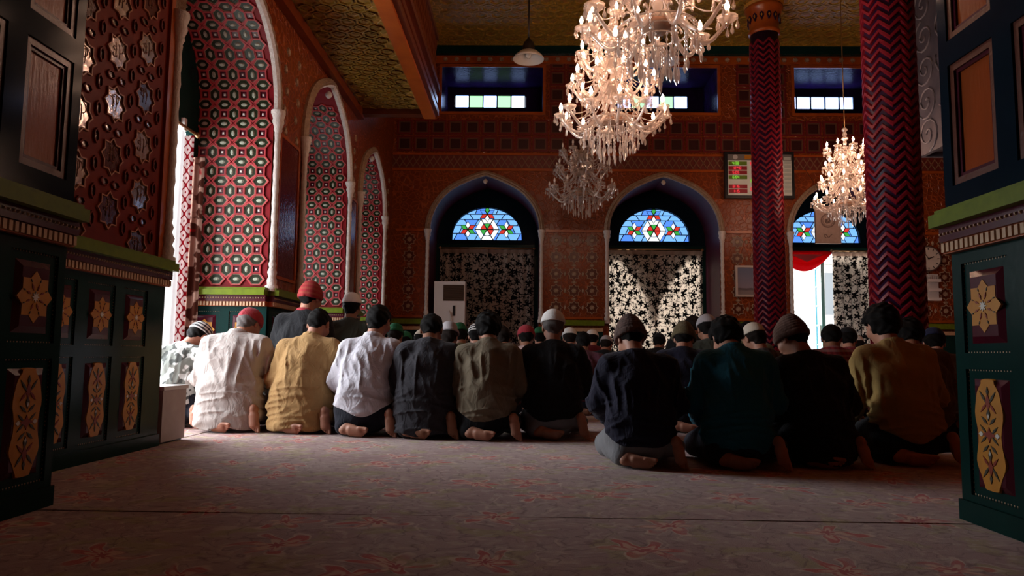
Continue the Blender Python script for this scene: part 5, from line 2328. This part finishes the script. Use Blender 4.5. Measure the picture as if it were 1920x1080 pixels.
def foot_geo():
    """left/right neutral foot: heel at the origin, toes along +x, sole towards -z"""
    f = Field((-0.06, -0.065, -0.06), (0.245, 0.07, 0.12), 0.0055)
    f.cone((0.0, 0, 0.10), (0.0, 0, 0.03), 0.038, 0.040, 0.03)
    f.ell((-0.005, 0, 0.0), (0.042, 0.034, 0.036), 0.02)
    f.cone((0.02, 0, 0.03), (0.13, 0.0, 0.0), 0.040, 0.026, 0.03, sy=1.15)
    f.cone((0.06, 0, -0.012), (0.15, 0.0, -0.012), 0.024, 0.020, 0.03, sy=1.7)
    for k, (y, L, r) in enumerate(((-0.034, 0.048, 0.0145), (-0.012, 0.042, 0.0105), (0.006, 0.037, 0.010), (0.022, 0.031, 0.0095), (0.036, 0.025, 0.009))):
        x0 = 0.158 - 0.010 * max(0, k - 1)
        f.cone((x0 - 0.02, y, -0.012), (x0 + L * 0.55, y, -0.012), r, r * 0.9, 0.006)
        f.cone((x0 + L * 0.55, y, -0.012), (x0 + L, y, -0.017), r * 0.92, r * 0.95, 0.003)
    return f.mesh()


HEAD, HAND, FOOT = head_geo(), hand_geo(), foot_geo()


_lat = np.random.RandomState(5).rand(16, 16, 16).astype(np.float32)


def vnoise(x, y, z):
    """smooth value noise in 0..1 on broadcastable arrays"""
    def sp(v):
        i = np.floor(v)
        t = v - i
        return i.astype(int) & 15, (i.astype(int) + 1) & 15, t * t * (3 - 2 * t)
    x0, x1, a = sp(x)
    y0, y1, b = sp(y)
    z0, z1, c = sp(z)
    L = _lat
    return (((L[x0, y0, z0] * (1 - a) + L[x1, y0, z0] * a) * (1 - b) + (L[x0, y1, z0] * (1 - a) + L[x1, y1, z0] * a) * b) * (1 - c)
            + ((L[x0, y0, z1] * (1 - a) + L[x1, y0, z1] * a) * (1 - b) + (L[x0, y1, z1] * (1 - a) + L[x1, y1, z1] * a) * b) * c)


def wrinkle(X, Y, Z, seed, amt, lift):
    """cloth folds: drapes falling from the shoulders, slack creases round the waist"""
    Zl = Z - lift
    s = seed * 3.71
    up = np.clip((Zl - 0.26) / 0.16, 0, 1) * np.clip((0.69 - Zl) / 0.10, 0, 1)
    low = np.clip((0.44 - Zl) / 0.16, 0, 1)
    wx = 0.03 * (vnoise(X * 5 + s, Y * 3 + 0 * X, Zl * 6 + s) - 0.5)
    fan = X * (1.0 - 0.55 * (Zl - 0.4))
    r1 = 1 - np.abs(2 * vnoise((fan + wx) * 21 + s, Y * 5 + s + 0 * X, Zl * 3.2 + s) - 1)
    r2 = 1 - np.abs(2 * vnoise(X * 5.5 + s * 2, Y * 4 + s + 0 * X, (Zl + 0.10 * X * X * 9 + wx) * 24 + s) - 1)
    r3 = 1 - np.abs(2 * vnoise((X + 0.5 * Zl) * 15 + s, Y * 9 + s, (Zl - 0.5 * X) * 7 + s) - 1)
    big = vnoise(X * 8 + s, Y * 8 + s, Zl * 7 + s) - 0.5
    return -amt * (1.25 * r1 ** 3 * up + 1.1 * r2 ** 3 * low + 0.55 * r3 ** 4) - 0.010 * big


def body_field(P, grow, which):
    """shared skeleton; which = 'skin', 'shirt' or 'legs'"""
    L = P['lift']
    wm = P['wm']
    hx = P['hx']
    lean = P['lean']
    nb = np.array((hx, 0.105 + lean, 0.665 + L))
    ub = np.array((hx * 0.7, 0.075 + lean * 0.9, 0.60 + L))
    ch = np.array((hx * 0.45, 0.045 + lean * 0.6, 0.49 + L))
    lu = np.array((hx * 0.15, 0.005 + lean * 0.2, 0.33 + L))
    pe = np.array((0, 0.0, 0.20 + L))
    sh = [ub + np.array((s * 0.166 * wm, 0.010, 0.010)) for s in (-1, 1)]
    el = [np.array((s * (0.246 * wm) + hx * 0.4, 0.10 + lean * 0.6, 0.375 + L)) for s in (-1, 1)]
    wr = [np.array((s * 0.175, 0.315, 0.255 + L * 0.9)) for s in (-1, 1)]
    return dict(nb=nb, ub=ub, ch=ch, lu=lu, pe=pe, sh=sh, el=el, wr=wr, L=L, wm=wm)


def legs_joints(L):
    hip = [np.array((s * 0.095, 0.02, 0.185 + L)) for s in (-1, 1)]
    kn = [np.array((s * 0.175, 0.43 - 0.55 * L, 0.085)) for s in (-1, 1)]
    an = [np.array((-0.125, -0.085, 0.065)), np.array((0.205, -0.075, 0.130))]
    return hip, kn, an


def add_arms(f, J, ru, re, rw, k=0.035):
    for i in (0, 1):
        f.cone(J['sh'][i], J['el'][i], ru, re, k)
        f.cone(J['el'][i], J['wr'][i], re * 0.98, rw, k * 0.6)


def make_person_geo(P):
    """returns dict of (V, Q) for body, shirt, trousers and the head matrix"""
    J = body_field(P, 0, '')
    L, wm = J['L'], J['wm']
    hip, kn, an = legs_joints(L)
    top = 0.80 + L
    # ---- body
    f = Field((-0.42, -0.26, -0.02), (0.42, 0.62, top), 0.014)
    f.cone(J['pe'], J['lu'], 0.118, 0.105, 0.04, sx=1.42)
    f.cone(J['lu'], J['ch'], 0.105, 0.105, 0.04, sx=1.42)
    f.cone(J['ch'], J['ub'], 0.105, 0.085, 0.04, sx=1.45 * wm)
    for s in J['sh']:
        f.cone(J['nb'], s, 0.048, 0.055, 0.04)
    f.cone(J['ub'], J['nb'], 0.07, 0.056, 0.03)
    add_arms(f, J, 0.050, 0.040, 0.028)
    for i in (0, 1):
        f.cone(hip[i], kn[i], 0.085, 0.058, 0.04)
        f.cone(kn[i], an[i], 0.055, 0.036, 0.03)
    parts = [f.mesh()]
    Rm = Matrix.Rotation(P['turn'], 4, 'Z') @ Matrix.Rotation(P['roll'], 4, 'Y') @ Matrix.Rotation(-P['bow'], 4, 'X')
    hs = P['head']
    hc = Vector(J['nb']) + (Rm.to_3x3() @ Vector((0, 0.045, 0.175))) * hs
    HM = Matrix.Translation(hc) @ Rm @ Matrix.Diagonal((hs, hs, hs, 1))
    parts.append((xf(HM, HEAD[0]), HEAD[1]))
    for i, s in ((0, -1), (1, 1)):
        d = Vector((-s * 0.35, 0.90, -0.10)).normalized()
        M3 = Matrix.Translation(Vector(J['wr'][i])) @ Matrix.Rotation(s * 0.38, 4, 'Z') @ Matrix.Rotation(-0.16, 4, 'X')
        v = HAND[0] * np.array([1 if s > 0 else -1, 1, 1])
        q = HAND[1] if s > 0 else HAND[1][:, ::-1]
        parts.append((xf(M3, v), q))
    # left foot lies flat under the body with the toes to the right; right foot stands on its toes
    left = Matrix(((0.97, 0.0, 0.20, -0.125), (-0.20, -0.35, 0.90, -0.135), (0.03, -0.93, -0.36, 0.055), (0, 0, 0, 1)))
    ex = Vector((0.96, -0.26, -0.04)).normalized()
    ez = Vector((0.18, 0.88, 0.42))
    ez = (ez - ex * ez.dot(ex)).normalized()
    ey = ez.cross(ex)
    left = Matrix(((ex.x, ey.x, ez.x, -0.10), (ex.y, ey.y, ez.y, -0.130), (ex.z, ey.z, ez.z, 0.050), (0, 0, 0, 1)))
    v = FOOT[0] * 0.88
    parts.append((xf(left, v), FOOT[1]))
    ex = Vector((0.16, -0.16, -0.97)).normalized()
    ez = Vector((-0.12, 0.96, -0.2))
    ez = (ez - ex * ez.dot(ex)).normalized()
    ey = ez.cross(ex)
    right = Matrix(((ex.x, ey.x, ez.x, 0.205), (ex.y, ey.y, ez.y, -0.115), (ex.z, ey.z, ez.z, 0.162), (0, 0, 0, 1)))
    v = FOOT[0] * 0.78
    parts.append((xf(right, v), FOOT[1]))
    body = join(parts)
    body[0][:, 2] = np.maximum(body[0][:, 2], 0.004)
    # ---- shirt
    hem = P['hem']
    f = Field((-0.46, -0.30, -0.02), (0.46, 0.60, top + 0.02), P['res'])
    w = P['fat']
    if hem < 0.1:
        f.cone((0, -0.035, 0.06), J['pe'], 0.150, 0.148, 0.04, sx=1.36 * w)
        for i in (0, 1):
            f.cone(hip[i], kn[i] + np.array((0, 0, 0.0)), 0.118, 0.088, 0.06)
    else:
        f.cone(J['pe'] + (0, 0, -0.02), J['pe'], 0.142, 0.142, 0.04, sx=1.40 * w)
    f.cone(J['pe'], J['lu'], 0.142, 0.132, 0.05, sx=1.36 * w)
    f.cone(J['lu'], J['ch'], 0.132, 0.124, 0.05, sx=1.38 * w)
    f.cone(J['ch'], J['ub'], 0.124, 0.095, 0.05, sx=1.46 * wm)
    for s in J['sh']:
        f.cone(J['nb'] + (0, -0.012, -0.012), s, 0.058, 0.066, 0.05)
    f.cone(J['ub'], J['nb'] + (0, 0, 0.002), 0.08, 0.066, 0.04)
    add_arms(f, J, 0.070, 0.060, 0.043, 0.045)
    X, Y, Z = f.all()
    f.F = f.F + wrinkle(X, Y, Z, P['seed'], P['fold'], L).astype(np.float32)
    hemz = hem + L * (1 if hem > 0.1 else 0) + 0.012 * np.sin(X * 23 + P['seed']) + (0.10 * X * X / 0.06 if hem > 0.1 else 0) - np.where(Y > 0.16, 0.3, 0) * (hem > 0.1) * 0
    f.cut((hemz - Z + 0 * Y).astype(np.float32))
    # open neckline
    nbp = J['nb']
    n = np.array((0, 0.42, 0.907))
    f.cut(((X - nbp[0]) * n[0] + (Y - nbp[1]) * n[1] + (Z - nbp[2]) * n[2] - 0.034).astype(np.float32))
    shirt = f.mesh()
    # ---- trousers
    f = Field((-0.36, -0.26, -0.02), (0.36, 0.60, 0.42 + L), 0.014)
    f.cone((0, -0.02, 0.13 + L), J['pe'], 0.125, 0.130, 0.04, sx=1.42)
    for i in (0, 1):
        f.cone(hip[i], kn[i], 0.112, 0.082, 0.05)
        f.cone(kn[i], an[i], 0.074, 0.056, 0.04)
    X, Y, Z = f.all()
    f.F = f.F + (0.006 * np.sin(X * 31 + P['seed']) * np.sin(Y * 27) * np.sin(Z * 23 + 1)).astype(np.float32)
    f.cut((0.006 - Z + 0 * X + 0 * Y).astype(np.float32))
    f.cut((Z - 0.30 - L + 0 * X + 0 * Y).astype(np.float32))
    legs = f.mesh()
    return dict(body=body, shirt=shirt, legs=legs, HM=HM, nb=J['nb'])


# ---- hair and headgear in head-local space
def cran(f, off, k=0.02):
    f.ell((0, -0.012, 0.030), (0.077 + off, 0.098 + off, 0.087 + off), k)


def hair_geo(style):
    f = Field((-0.12, -0.15, -0.16), (0.12, 0.13, 0.16), 0.0055)
    off = {'short': 0.009, 'thick': 0.024, 'crop': 0.005}[style]
    cran(f, off)
    f.cone((0, -0.062, -0.01), (0, -0.058, -0.085 if style != 'crop' else -0.06), 0.052 + off, 0.032 + off * 0.5, 0.03, sx=1.15)
    X, Y, Z = f.all()
    f.F = f.F + ((0.0035 if style != 'thick' else 0.006) * (np.sin(X * 75 + 2 * np.sin(Z * 40)) * np.sin(Y * 60 + Z * 55) + 0.5 * np.sin(Z * 130 + X * 90))).astype(np.float32)
    hl = Y - 0.040 - 0.45 * (Z - 0.03)
    f.cut(np.where(Z > 0.055, Y - 0.085 - 0 * X, hl + 0 * X).astype(np.float32))
    f.cut((-0.088 - Z + 0 * X + 0 * Y).astype(np.float32))
    # room for the ears
    for s in (-1, 1):
        f.ell((s * 0.085, 0.004, -0.012), (0.024, 0.026, 0.036), 0.01, 'sub')
    return f.mesh()


def cap_geo(style):
    f = Field((-0.13, -0.16, -0.08), (0.13, 0.15, 0.19), 0.006)
    if style == 'kufi':
        cran(f, 0.018)
        f.cone((0, -0.015, 0.03), (0, -0.018, 0.06), 0.086, 0.080, 0.02, sy=1.2)
        cz, tilt, flat = 0.032, -0.10, 0.142
    elif style == 'pill':
        f.cone((0, -0.012, 0.02), (0, -0.018, 0.09), 0.088, 0.083, 0.015, sy=1.22)
        cz, tilt, flat = 0.038, -0.08, 0.138
    elif style == 'beanie':
        cran(f, 0.026)
        f.cone((0, -0.03, 0.06), (0, -0.045, 0.10), 0.075, 0.060, 0.03, sy=1.1)
        cz, tilt, flat = -0.004, -0.16, 0.18
    elif style == 'kerchief':
        cran(f, 0.020)
        f.cone((0, -0.02, 0.07), (0, -0.025, 0.09), 0.07, 0.06, 0.03, sy=1.15)
        f.cone((0, -0.11, 0.0), (0.01, -0.13, -0.04), 0.022, 0.010, 0.02)
        cz, tilt, flat = -0.012, -0.10, 0.165
    else:  # soft round cap with panels
        cran(f, 0.022)
        cz, tilt, flat = 0.012, -0.12, 0.16
    X, Y, Z = f.all()
    ang = np.arctan2(X, Y + 0.012)
    if style == 'panel':
        f.F = f.F + (0.0025 * np.abs(np.sin(ang * 3))).astype(np.float32)
    if style == 'beanie':
        f.F = f.F + (0.0020 * np.sin(Z * 330)).astype(np.float32)
    f.cut((Z - flat + 0 * X + 0 * Y).astype(np.float32))
    if style in ('beanie', 'kerchief', 'pill'):      # turned-up band
        g = Field((-0.13, -0.16, -0.08), (0.13, 0.15, 0.19), 0.006)
        cran(g, 0.026 if style != 'beanie' else 0.033)
        zz = cz + tilt * (Y - 0.0) * -1
        g.cut((Z - zz - 0.034 + 0 * X).astype(np.float32))
        f.F = np.minimum(f.F, g.F)
    f.cut((cz + tilt * Y * -1 - Z + 0 * X).astype(np.float32))
    return f.mesh()


_geo = {}


def style_mesh(kind, style):
    key = (kind, style)
    if key not in _geo:
        v, q = (hair_geo if kind == 'hair' else cap_geo)(style)
        _geo[key] = (np_mesh('hair' if kind == 'hair' else 'cap', v, q, None or [HAIR_K]), v)
    return _geo[key]


HAIR_K = M('black_hair', (0.006, 0.005, 0.0045), 0.6, spec=0.12, bump=(300, 0.5))
HAIR_G = M('greying_hair', (0.13, 0.115, 0.11), 0.7, spec=0.1, bump=(300, 0.5))
HAIR_B = M('dark_brown_hair', (0.014, 0.009, 0.007), 0.6, spec=0.12, bump=(300, 0.5))
SKINS = [M('skin_tan', (0.42, 0.20, 0.13), 0.5, var=(30, (0.36, 0.16, 0.10))), M('skin_brown', (0.30, 0.135, 0.08), 0.5, var=(30, (0.25, 0.11, 0.065))), M('skin_light', (0.52, 0.27, 0.19), 0.5, var=(30, (0.45, 0.22, 0.15)))]


def fabric(name, c, c2=None, bump=0.25, scale=9):
    """woven cloth: slight tone changes, soft creases and a fine weave"""
    g = G('cloth_' + name)
    v = g.coord()
    c2 = c2 or tuple(x * 0.85 for x in c)
    g.l(g.mix(g.step(g.noise(v, scale, 4), 0.3, 0.7), c2, c), g.b.inputs['Base Color'])
    g.b.inputs['Roughness'].default_value = 0.88
    g.b.inputs['Specular IOR Level'].default_value = 0.15
    g.b.inputs['Sheen Weight'].default_value = 0.08
    n = g.n('ShaderNodeTexNoise')
    n.inputs['Scale'].default_value = 13
    n.inputs['Detail'].default_value = 2
    n.inputs['Distortion'].default_value = 1.6
    g.l(g.coord((1, 1, 0.6)), n.inputs['Vector'])
    crease = g.math('ABSOLUTE', g.math('SUBTRACT', n.outputs['Fac'], 0.5))
    h = g.math('ADD', g.math('MULTIPLY', g.math('POWER', crease, 0.7), 0.9), g.math('MULTIPLY', g.noise(v, 420, 1), 0.10))
    g.bump(h, 0.55, 0.016)
    return g.m


def camo():
    g = G('cloth_camouflage')
    v = g.coord()
    n1, n2 = g.noise(v, 11, 1), g.noise(g.coord(loc=(3, 7, 1)), 15, 1)
    c = g.mix(g.step(n1, 0.46, 0.48), (0.50, 0.52, 0.50), (0.17, 0.18, 0.16))
    c = g.mix(g.step(n2, 0.54, 0.56), c, (0.06, 0.065, 0.06))
    c = g.mix(g.step(g.noise(g.coord(loc=(9, 2, 4)), 13, 1), 0.58, 0.6), c, (0.66, 0.68, 0.66))
    g.l(c, g.b.inputs['Base Color'])
    g.b.inputs['Roughness'].default_value = 0.9
    return g.m


def banded(name, c1, c2, freq, axis=2, rough=0.85):
    g = G('cloth_' + name)
    s = g.sep(g.coord())
    w = g.math('SINE', g.math('MULTIPLY', s[axis], freq))
    a = g.math('SINE', g.math('MULTIPLY', g.math('ARCTAN2', s[0], s[1]), 14))
    c = g.mix(g.step(g.math('ADD', w, g.math('MULTIPLY', a, 0.5)), -0.1, 0.1), c1, c2)
    g.l(c, g.b.inputs['Base Color'])
    g.b.inputs['Roughness'].default_value = rough
    return g.m


def plaid(name, c1, c2, c3):
    g = G('cloth_' + name)
    s = g.sep(g.coord())
    a = g.step(g.math('SINE', g.math('MULTIPLY', s[0], 150)), 0.0, 0.2)
    b = g.step(g.math('SINE', g.math('MULTIPLY', s[2], 150)), 0.0, 0.2)
    c = g.mix(g.math('MULTIPLY', a, 0.6), c1, c2)
    c = g.mix(g.math('MULTIPLY', b, 0.5), c, c3)
    g.l(c, g.b.inputs['Base Color'])
    g.b.inputs['Roughness'].default_value = 0.9
    return g.m


CL = {
    'camo': camo(),
    'offwhite': fabric('offwhite', (0.46, 0.41, 0.38)), 'tan': fabric('tan', (0.42, 0.25, 0.10)), 'white': fabric('white', (0.66, 0.64, 0.70)),
    'charcoal': fabric('charcoal', (0.035, 0.033, 0.040)), 'olivegrey': fabric('olivegrey', (0.17, 0.135, 0.09)), 'black': fabric('black', (0.010, 0.010, 0.012)),
    'navy': fabric('navy', (0.014, 0.014, 0.032)), 'teal': fabric('teal', (0.012, 0.12, 0.18)), 'khaki': fabric('khaki', (0.34, 0.22, 0.075)),
    'darkolive': fabric('darkolive', (0.045, 0.048, 0.036)), 'greytr': fabric('greytr', (0.20, 0.20, 0.21)), 'darktr': fabric('darktr', (0.016, 0.018, 0.028)),
    'brown': fabric('brown', (0.09, 0.05, 0.03)), 'blue': fabric('blue', (0.03, 0.06, 0.22)), 'maroon': fabric('maroon', (0.13, 0.015, 0.02)),
    'pale': fabric('pale', (0.50, 0.44, 0.38)), 'pink': fabric('pink', (0.55, 0.38, 0.36)), 'plum': fabric('plum', (0.12, 0.04, 0.06)),
    'olive': fabric('olive', (0.13, 0.12, 0.06)), 'redplaid': plaid('redplaid', (0.16, 0.012, 0.02), (0.30, 0.03, 0.04), (0.30, 0.22, 0.22)), 'darkplaid': plaid('darkplaid', (0.03, 0.025, 0.025), (0.10, 0.09, 0.09), (0.09, 0.05, 0.05)),
    'capwhite': M('cap_white', (0.72, 0.69, 0.66), 0.85, bump=(160, 0.5)), 'capred': fabric('capred', (0.34, 0.035, 0.045), (0.24, 0.02, 0.03)), 'capgreen': fabric('capgreen', (0.02, 0.14, 0.06)),
    'capbrown': fabric('capbrown', (0.11, 0.06, 0.045)), 'capknit': fabric('capknit', (0.15, 0.085, 0.07), (0.06, 0.04, 0.035), 0.6, 25), 'capcream': M('cap_cream', (0.60, 0.52, 0.42), 0.85, bump=(160, 0.5)),
    'capolive': fabric('capolive', (0.13, 0.10, 0.05), (0.09, 0.07, 0.04), 0.6, 25), 'capblack': fabric('capblack', (0.012, 0.012, 0.014)), 'capnavy': fabric('capnavy', (0.015, 0.018, 0.05)),
    'capcheck': banded('capcheck', (0.62, 0.60, 0.58), (0.02, 0.02, 0.025), 190), 'capkerchief': plaid('capkerchief', (0.24, 0.008, 0.012), (0.30, 0.012, 0.018), (0.27, 0.06, 0.03)), 'capgrey': M('cap_grey', (0.34, 0.31, 0.32), 0.85, bump=(160, 0.5)),
}
DEF = dict(wm=1.0, bow=0.55, turn=0.0, roll=0.0, lean=0.0, lift=0.0, hx=0.0, hem=0.16, fat=1.0, fold=0.014, head=1.0, seed=1.0, res=0.0085)


def collar_mesh(nb, mat):
    mb = MB()
    prof = [(0.064, -0.012), (0.070, 0.010), (0.068, 0.034), (0.062, 0.036), (0.060, 0.012), (0.060, -0.01)]
    mb.lathe(prof, 28, mat=Matrix.Translation(Vector(nb) + Vector((0, -0.004, 0.012))) @ Matrix.Rotation(-0.42, 4, 'X') @ Matrix.Diagonal((1.05, 1.1, 1, 1)))
    return mb.mesh('collar', [mat])


_far = {}
PEOPLE = []


def own_mat(o, m):
    o.material_slots[0].link = 'OBJECT'
    o.material_slots[0].material = m


def person(label, px, d, ytop, shirt, trousers='darktr', hair='short', hairmat=None, cap=None, capmat=None, skin=0, rot=0.0, far=None, group=None, collar=False, base=None, scale=None, **kw):
    P = dict(DEF)
    P.update(kw)
    if base is not None:
        d = at(px, base, 5.0)            # depth at which the floor meets the given row of the photograph
        r = ray(px, base)
        d = r.y * (-CAMH / r.z) + 0.19
    if far is not None:
        if far not in _far:
            geo = make_person_geo(P)
            _far[far] = dict(geo=geo, body=np_mesh('person', *geo['body'], [SKINS[0]]), shirt=np_mesh('shirt', *geo['shirt'], [CL['black']]), legs=np_mesh('trousers', *geo['legs'], [CL['darktr']]))
        e = _far[far]
    else:
        geo = make_person_geo(P)
        e = dict(geo=geo, body=np_mesh('person', *geo['body'], [SKINS[0]]), shirt=np_mesh('shirt', *geo['shirt'], [CL['black']]), legs=np_mesh('trousers', *geo['legs'], [CL['darktr']]))
    HM = e['geo']['HM']
    tops = [e['geo']['body'][0][:, 2].max()]
    for kind, st in (('hair', hair), ('cap', cap)):
        if st:
            me, v = style_mesh(kind, st)
            tops.append(xf(HM, v)[:, 2].max())
    q = at(px, 690, d)
    if scale is None:
        hd = d + 0.2
        scale = at(px, ytop, hd).z / max(tops)
    o = link('person', e['body'])
    own_mat(o, SKINS[skin])
    o.location = (q.x, d, 0.0)
    o.rotation_euler = (0, 0, rot)
    o.scale = (scale, scale, scale)
    props(o, label, 'person', group)
    s = link('shirt', e['shirt'], o)
    own_mat(s, CL[shirt])
    s = link('trousers', e['legs'], o)
    own_mat(s, CL[trousers])
    if collar:
        link('collar', collar_mesh(e['geo']['nb'], CL[shirt if collar is True else collar]), o)
    if hair:
        h = link('hair', style_mesh('hair', hair)[0], o, HM)
        own_mat(h, hairmat or HAIR_K)
    if cap:
        h = link('cap', style_mesh('cap', cap)[0], o, HM)
        own_mat(h, CL[capmat])
    PEOPLE.append((label[:40], round(q.x, 2), round(d, 2), round(scale, 2)))
    return o


R_ = math.radians
# nearest row on the left, from the doorway pier inwards
person('boy in grey camouflage shirt and chequered cap kneeling beside the bright side doorway', 332, 0, 601, 'camo', 'darktr', 'crop', None, 'kufi', 'capcheck', 2, R_(2), base=806, wm=0.92, fat=0.82, bow=0.75, turn=-0.5, hem=0.15, seed=3, fold=0.008)
person('man in long off-white kurta and red cap kneeling with head bowed', 434, 0, 575, 'offwhite', 'pale', 'short', HAIR_G, 'panel', 'capred', 0, R_(3), base=813, wm=1.06, fat=1.08, bow=0.62, turn=-0.35, hem=0.03, seed=1, head=0.92, collar=True)
person('bareheaded man in tan kurta kneeling beside the off-white kurta', 567, 0, 577, 'tan', 'tan', 'crop', None, None, None, 0, R_(0), base=816, wm=1.0, fat=1.03, bow=0.52, turn=-0.1, hem=0.03, seed=2, hx=0.03, collar=True)
person('bareheaded man in white shirt and dark trousers with bare soles showing', 684, 0, 570, 'white', 'darktr', 'short', None, None, None, 0, 0, base=822, wm=0.92, fat=0.92, bow=0.35, turn=-0.2, hem=0.15, seed=4, hx=0.03, collar=True)
person('bareheaded man in long charcoal kurta kneeling beside the white shirt', 797, 0, 586, 'charcoal', 'charcoal', 'short', None, None, None, 1, 0, base=826, wm=0.96, fat=0.98, bow=0.62, turn=0.0, hem=0.03, seed=5, hx=0.01)
person('man with thick dark hair in olive-grey shirt kneeling between charcoal and black garments', 912, 0, 580, 'olivegrey', 'black', 'thick', None, None, None, 0, 0, base=829, wm=0.98, fat=0.98, bow=0.50, turn=0.1, hem=0.13, seed=6, hx=0.01, collar=True)
person('man in black sweater and tall white knitted cap above grey trousers', 1036, 0, 579, 'black', 'greytr', 'crop', HAIR_G, 'kufi', 'capwhite', 0, 0, base=827, wm=1.04, fat=1.04, bow=0.30, turn=0.0, hem=0.13, seed=7, hx=0.01)
# nearer row on the right
person('man in navy hooded jacket, knitted cap and grey trousers, nearest of the kneeling men', 1200, 0, 587, 'navy', 'greytr', 'crop', None, 'beanie', 'capknit', 0, R_(-3), base=884, wm=1.02, fat=0.98, bow=0.60, turn=0.2, hem=0.12, seed=8, hx=-0.01)
person('bareheaded man in dark teal shirt kneeling beside the navy jacket', 1382, 0, 588, 'teal', 'darktr', 'thick', None, None, None, 0, R_(-5), base=886, wm=0.96, fat=0.95, bow=0.72, turn=0.1, hem=0.10, seed=9, collar=True)
person('man in black kurta and brown knitted cap kneeling beside the teal shirt', 1534, 0, 588, 'black', 'black', 'crop', None, 'beanie', 'capbrown', 0, R_(-3), base=883, wm=0.94, fat=0.94, bow=0.52, turn=0.55, hem=0.03, seed=10, hx=-0.03)
person('shaggy-haired man in khaki shirt kneeling at the right end below the thick column', 1695, 0, 566, 'khaki', 'black', 'thick', None, None, None, 0, R_(-3), base=878, wm=0.96, fat=0.92, bow=0.38, turn=0.1, hem=0.14, seed=11, hx=-0.02, collar=True)
# upright men in the second row
person('man kneeling upright in black with a red patterned headscarf and red collar', 558, 6.3, 525, 'black', 'maroon', 'crop', None, 'kerchief', 'capkerchief', 0, R_(-4), wm=1.0, bow=0.25, turn=-0.2, lift=0.20, seed=12, hem=0.14, collar='capred', fold=0.008)
person('man kneeling upright in dark olive with a white cap before the middle lattice', 648, 7.2, 548, 'darkolive', 'darktr', 'short', None, 'kufi', 'capwhite', 1, 0, wm=1.0, bow=0.15, lift=0.20, seed=13, hem=0.14, fold=0.008)
# rows further in: heads and shoulders show between the nearer men
FAR = [
    ('man in green flat cap beside the white-shirted man, third row', 733, 8.0, 605, 'pale', 'pill', 'capgreen', 0),
    ('man in low green cap bowed behind the gap between white shirt and charcoal kurta', 754, 9.9, 620, 'olive', 'panel', 'capgreen', 0),
    ('man in pale cap low before the charcoal kurta shoulder', 777, 8.95, 617, 'black', 'kufi', 'capcream', 1),
    ('man in blue shirt and grey cap half hidden by the charcoal kurta', 836, 6.35, 602, 'blue', 'pill', 'capgrey', 0),
    ('man in olive coat and tall green flat cap before the air conditioner', 864, 8.4, 604, 'olive', 'pill', 'capgreen', 2),
    ('man in white and black cap beside the air conditioner cord', 890, 7.3, 605, 'darkplaid', 'kufi', 'capcheck', 0),
    ('bareheaded man in maroon just beyond the olive-grey shirt', 946, 6.4, 609, 'maroon', None, None, 2),
    ('man in red cap and pale pink shirt between olive-grey and black garments', 986, 7.2, 608, 'pink', 'panel', 'capred', 0),
    ('man in green cap showing narrowly left of the tall white knitted cap', 1013, 9.9, 612, 'black', 'pill', 'capgreen', 0),
    ('man in round white cap right of the tall white knitted cap', 1070, 8.7, 613, 'plum', 'kufi', 'capwhite', 0),
    ('bareheaded man in plum shirt before the round white cap', 1096, 7.4, 621, 'plum', None, None, 0),
    ('man in small white cap far back between black sweater and navy jacket', 1113, 10.6, 617, 'maroon', 'kufi', 'capwhite', 0),
    ('man in grey cap with white collar close to the navy hood', 1134, 9.7, 628, 'black', 'kufi', 'capgrey', 1),
    ('man in dark cap low before the sunlit curtain', 1236, 10.4, 624, 'black', 'kufi', 'capblack', 1),
    ('man in olive knitted cap and navy jacket before the sunlit curtain', 1284, 5.9, 600, 'navy', 'beanie', 'capolive', 1),
    ('bareheaded man against the right edge of the sunlit curtain', 1302, 8.7, 590, 'black', None, None, 1),
    ('man in pale grey cap just left of the teal shirt head', 1338, 7.0, 588, 'darkolive', 'kufi', 'capgrey', 0),
    ('man in olive jacket at the foot of the slim column', 1408, 7.7, 601, 'olive', None, None, 1),
    ('man in cream knitted cap and dark checked shawl beside the teal shirt', 1440, 5.6, 604, 'darkplaid', 'kufi', 'capcream', 2),
    ('bareheaded man in red checked shirt before the open doorway', 1572, 5.95, 607, 'redplaid', None, None, 1),
    ('dark-capped man behind the red checked shirt', 1602, 7.3, 612, 'redplaid', 'kufi', 'capblack', 1),
    ('man in white cap far back under the leaf-print curtain', 1622, 9.9, 628, 'maroon', 'kufi', 'capwhite', 0),
    ('dark-haired man in brown jacket close behind the khaki shirt', 1727, 5.1, 592, 'brown', None, None, 1),
    ('man in navy cap and pale collar at the far right beside the jamb', 1772, 5.7, 613, 'brown', 'kufi', 'capnavy', 1),
]
VAR = [dict(bow=0.45, turn=0.0, wm=0.98, seed=21, hem=0.14, res=0.013), dict(bow=0.6, turn=-0.35, wm=1.0, seed=22, hem=0.14, res=0.013), dict(bow=0.5, turn=0.35, wm=0.96, seed=23, hem=0.14, res=0.013)]
for k, (lab, px, d, yt, sh, cp, cm, v) in enumerate(FAR):
    person(lab, px, d, yt, sh, 'darktr', 'thick' if (cp is None and k == 22) else 'short', HAIR_K if k % 3 else HAIR_B, cp, cm, k % 3, 0.0, far=v, **VAR[v])
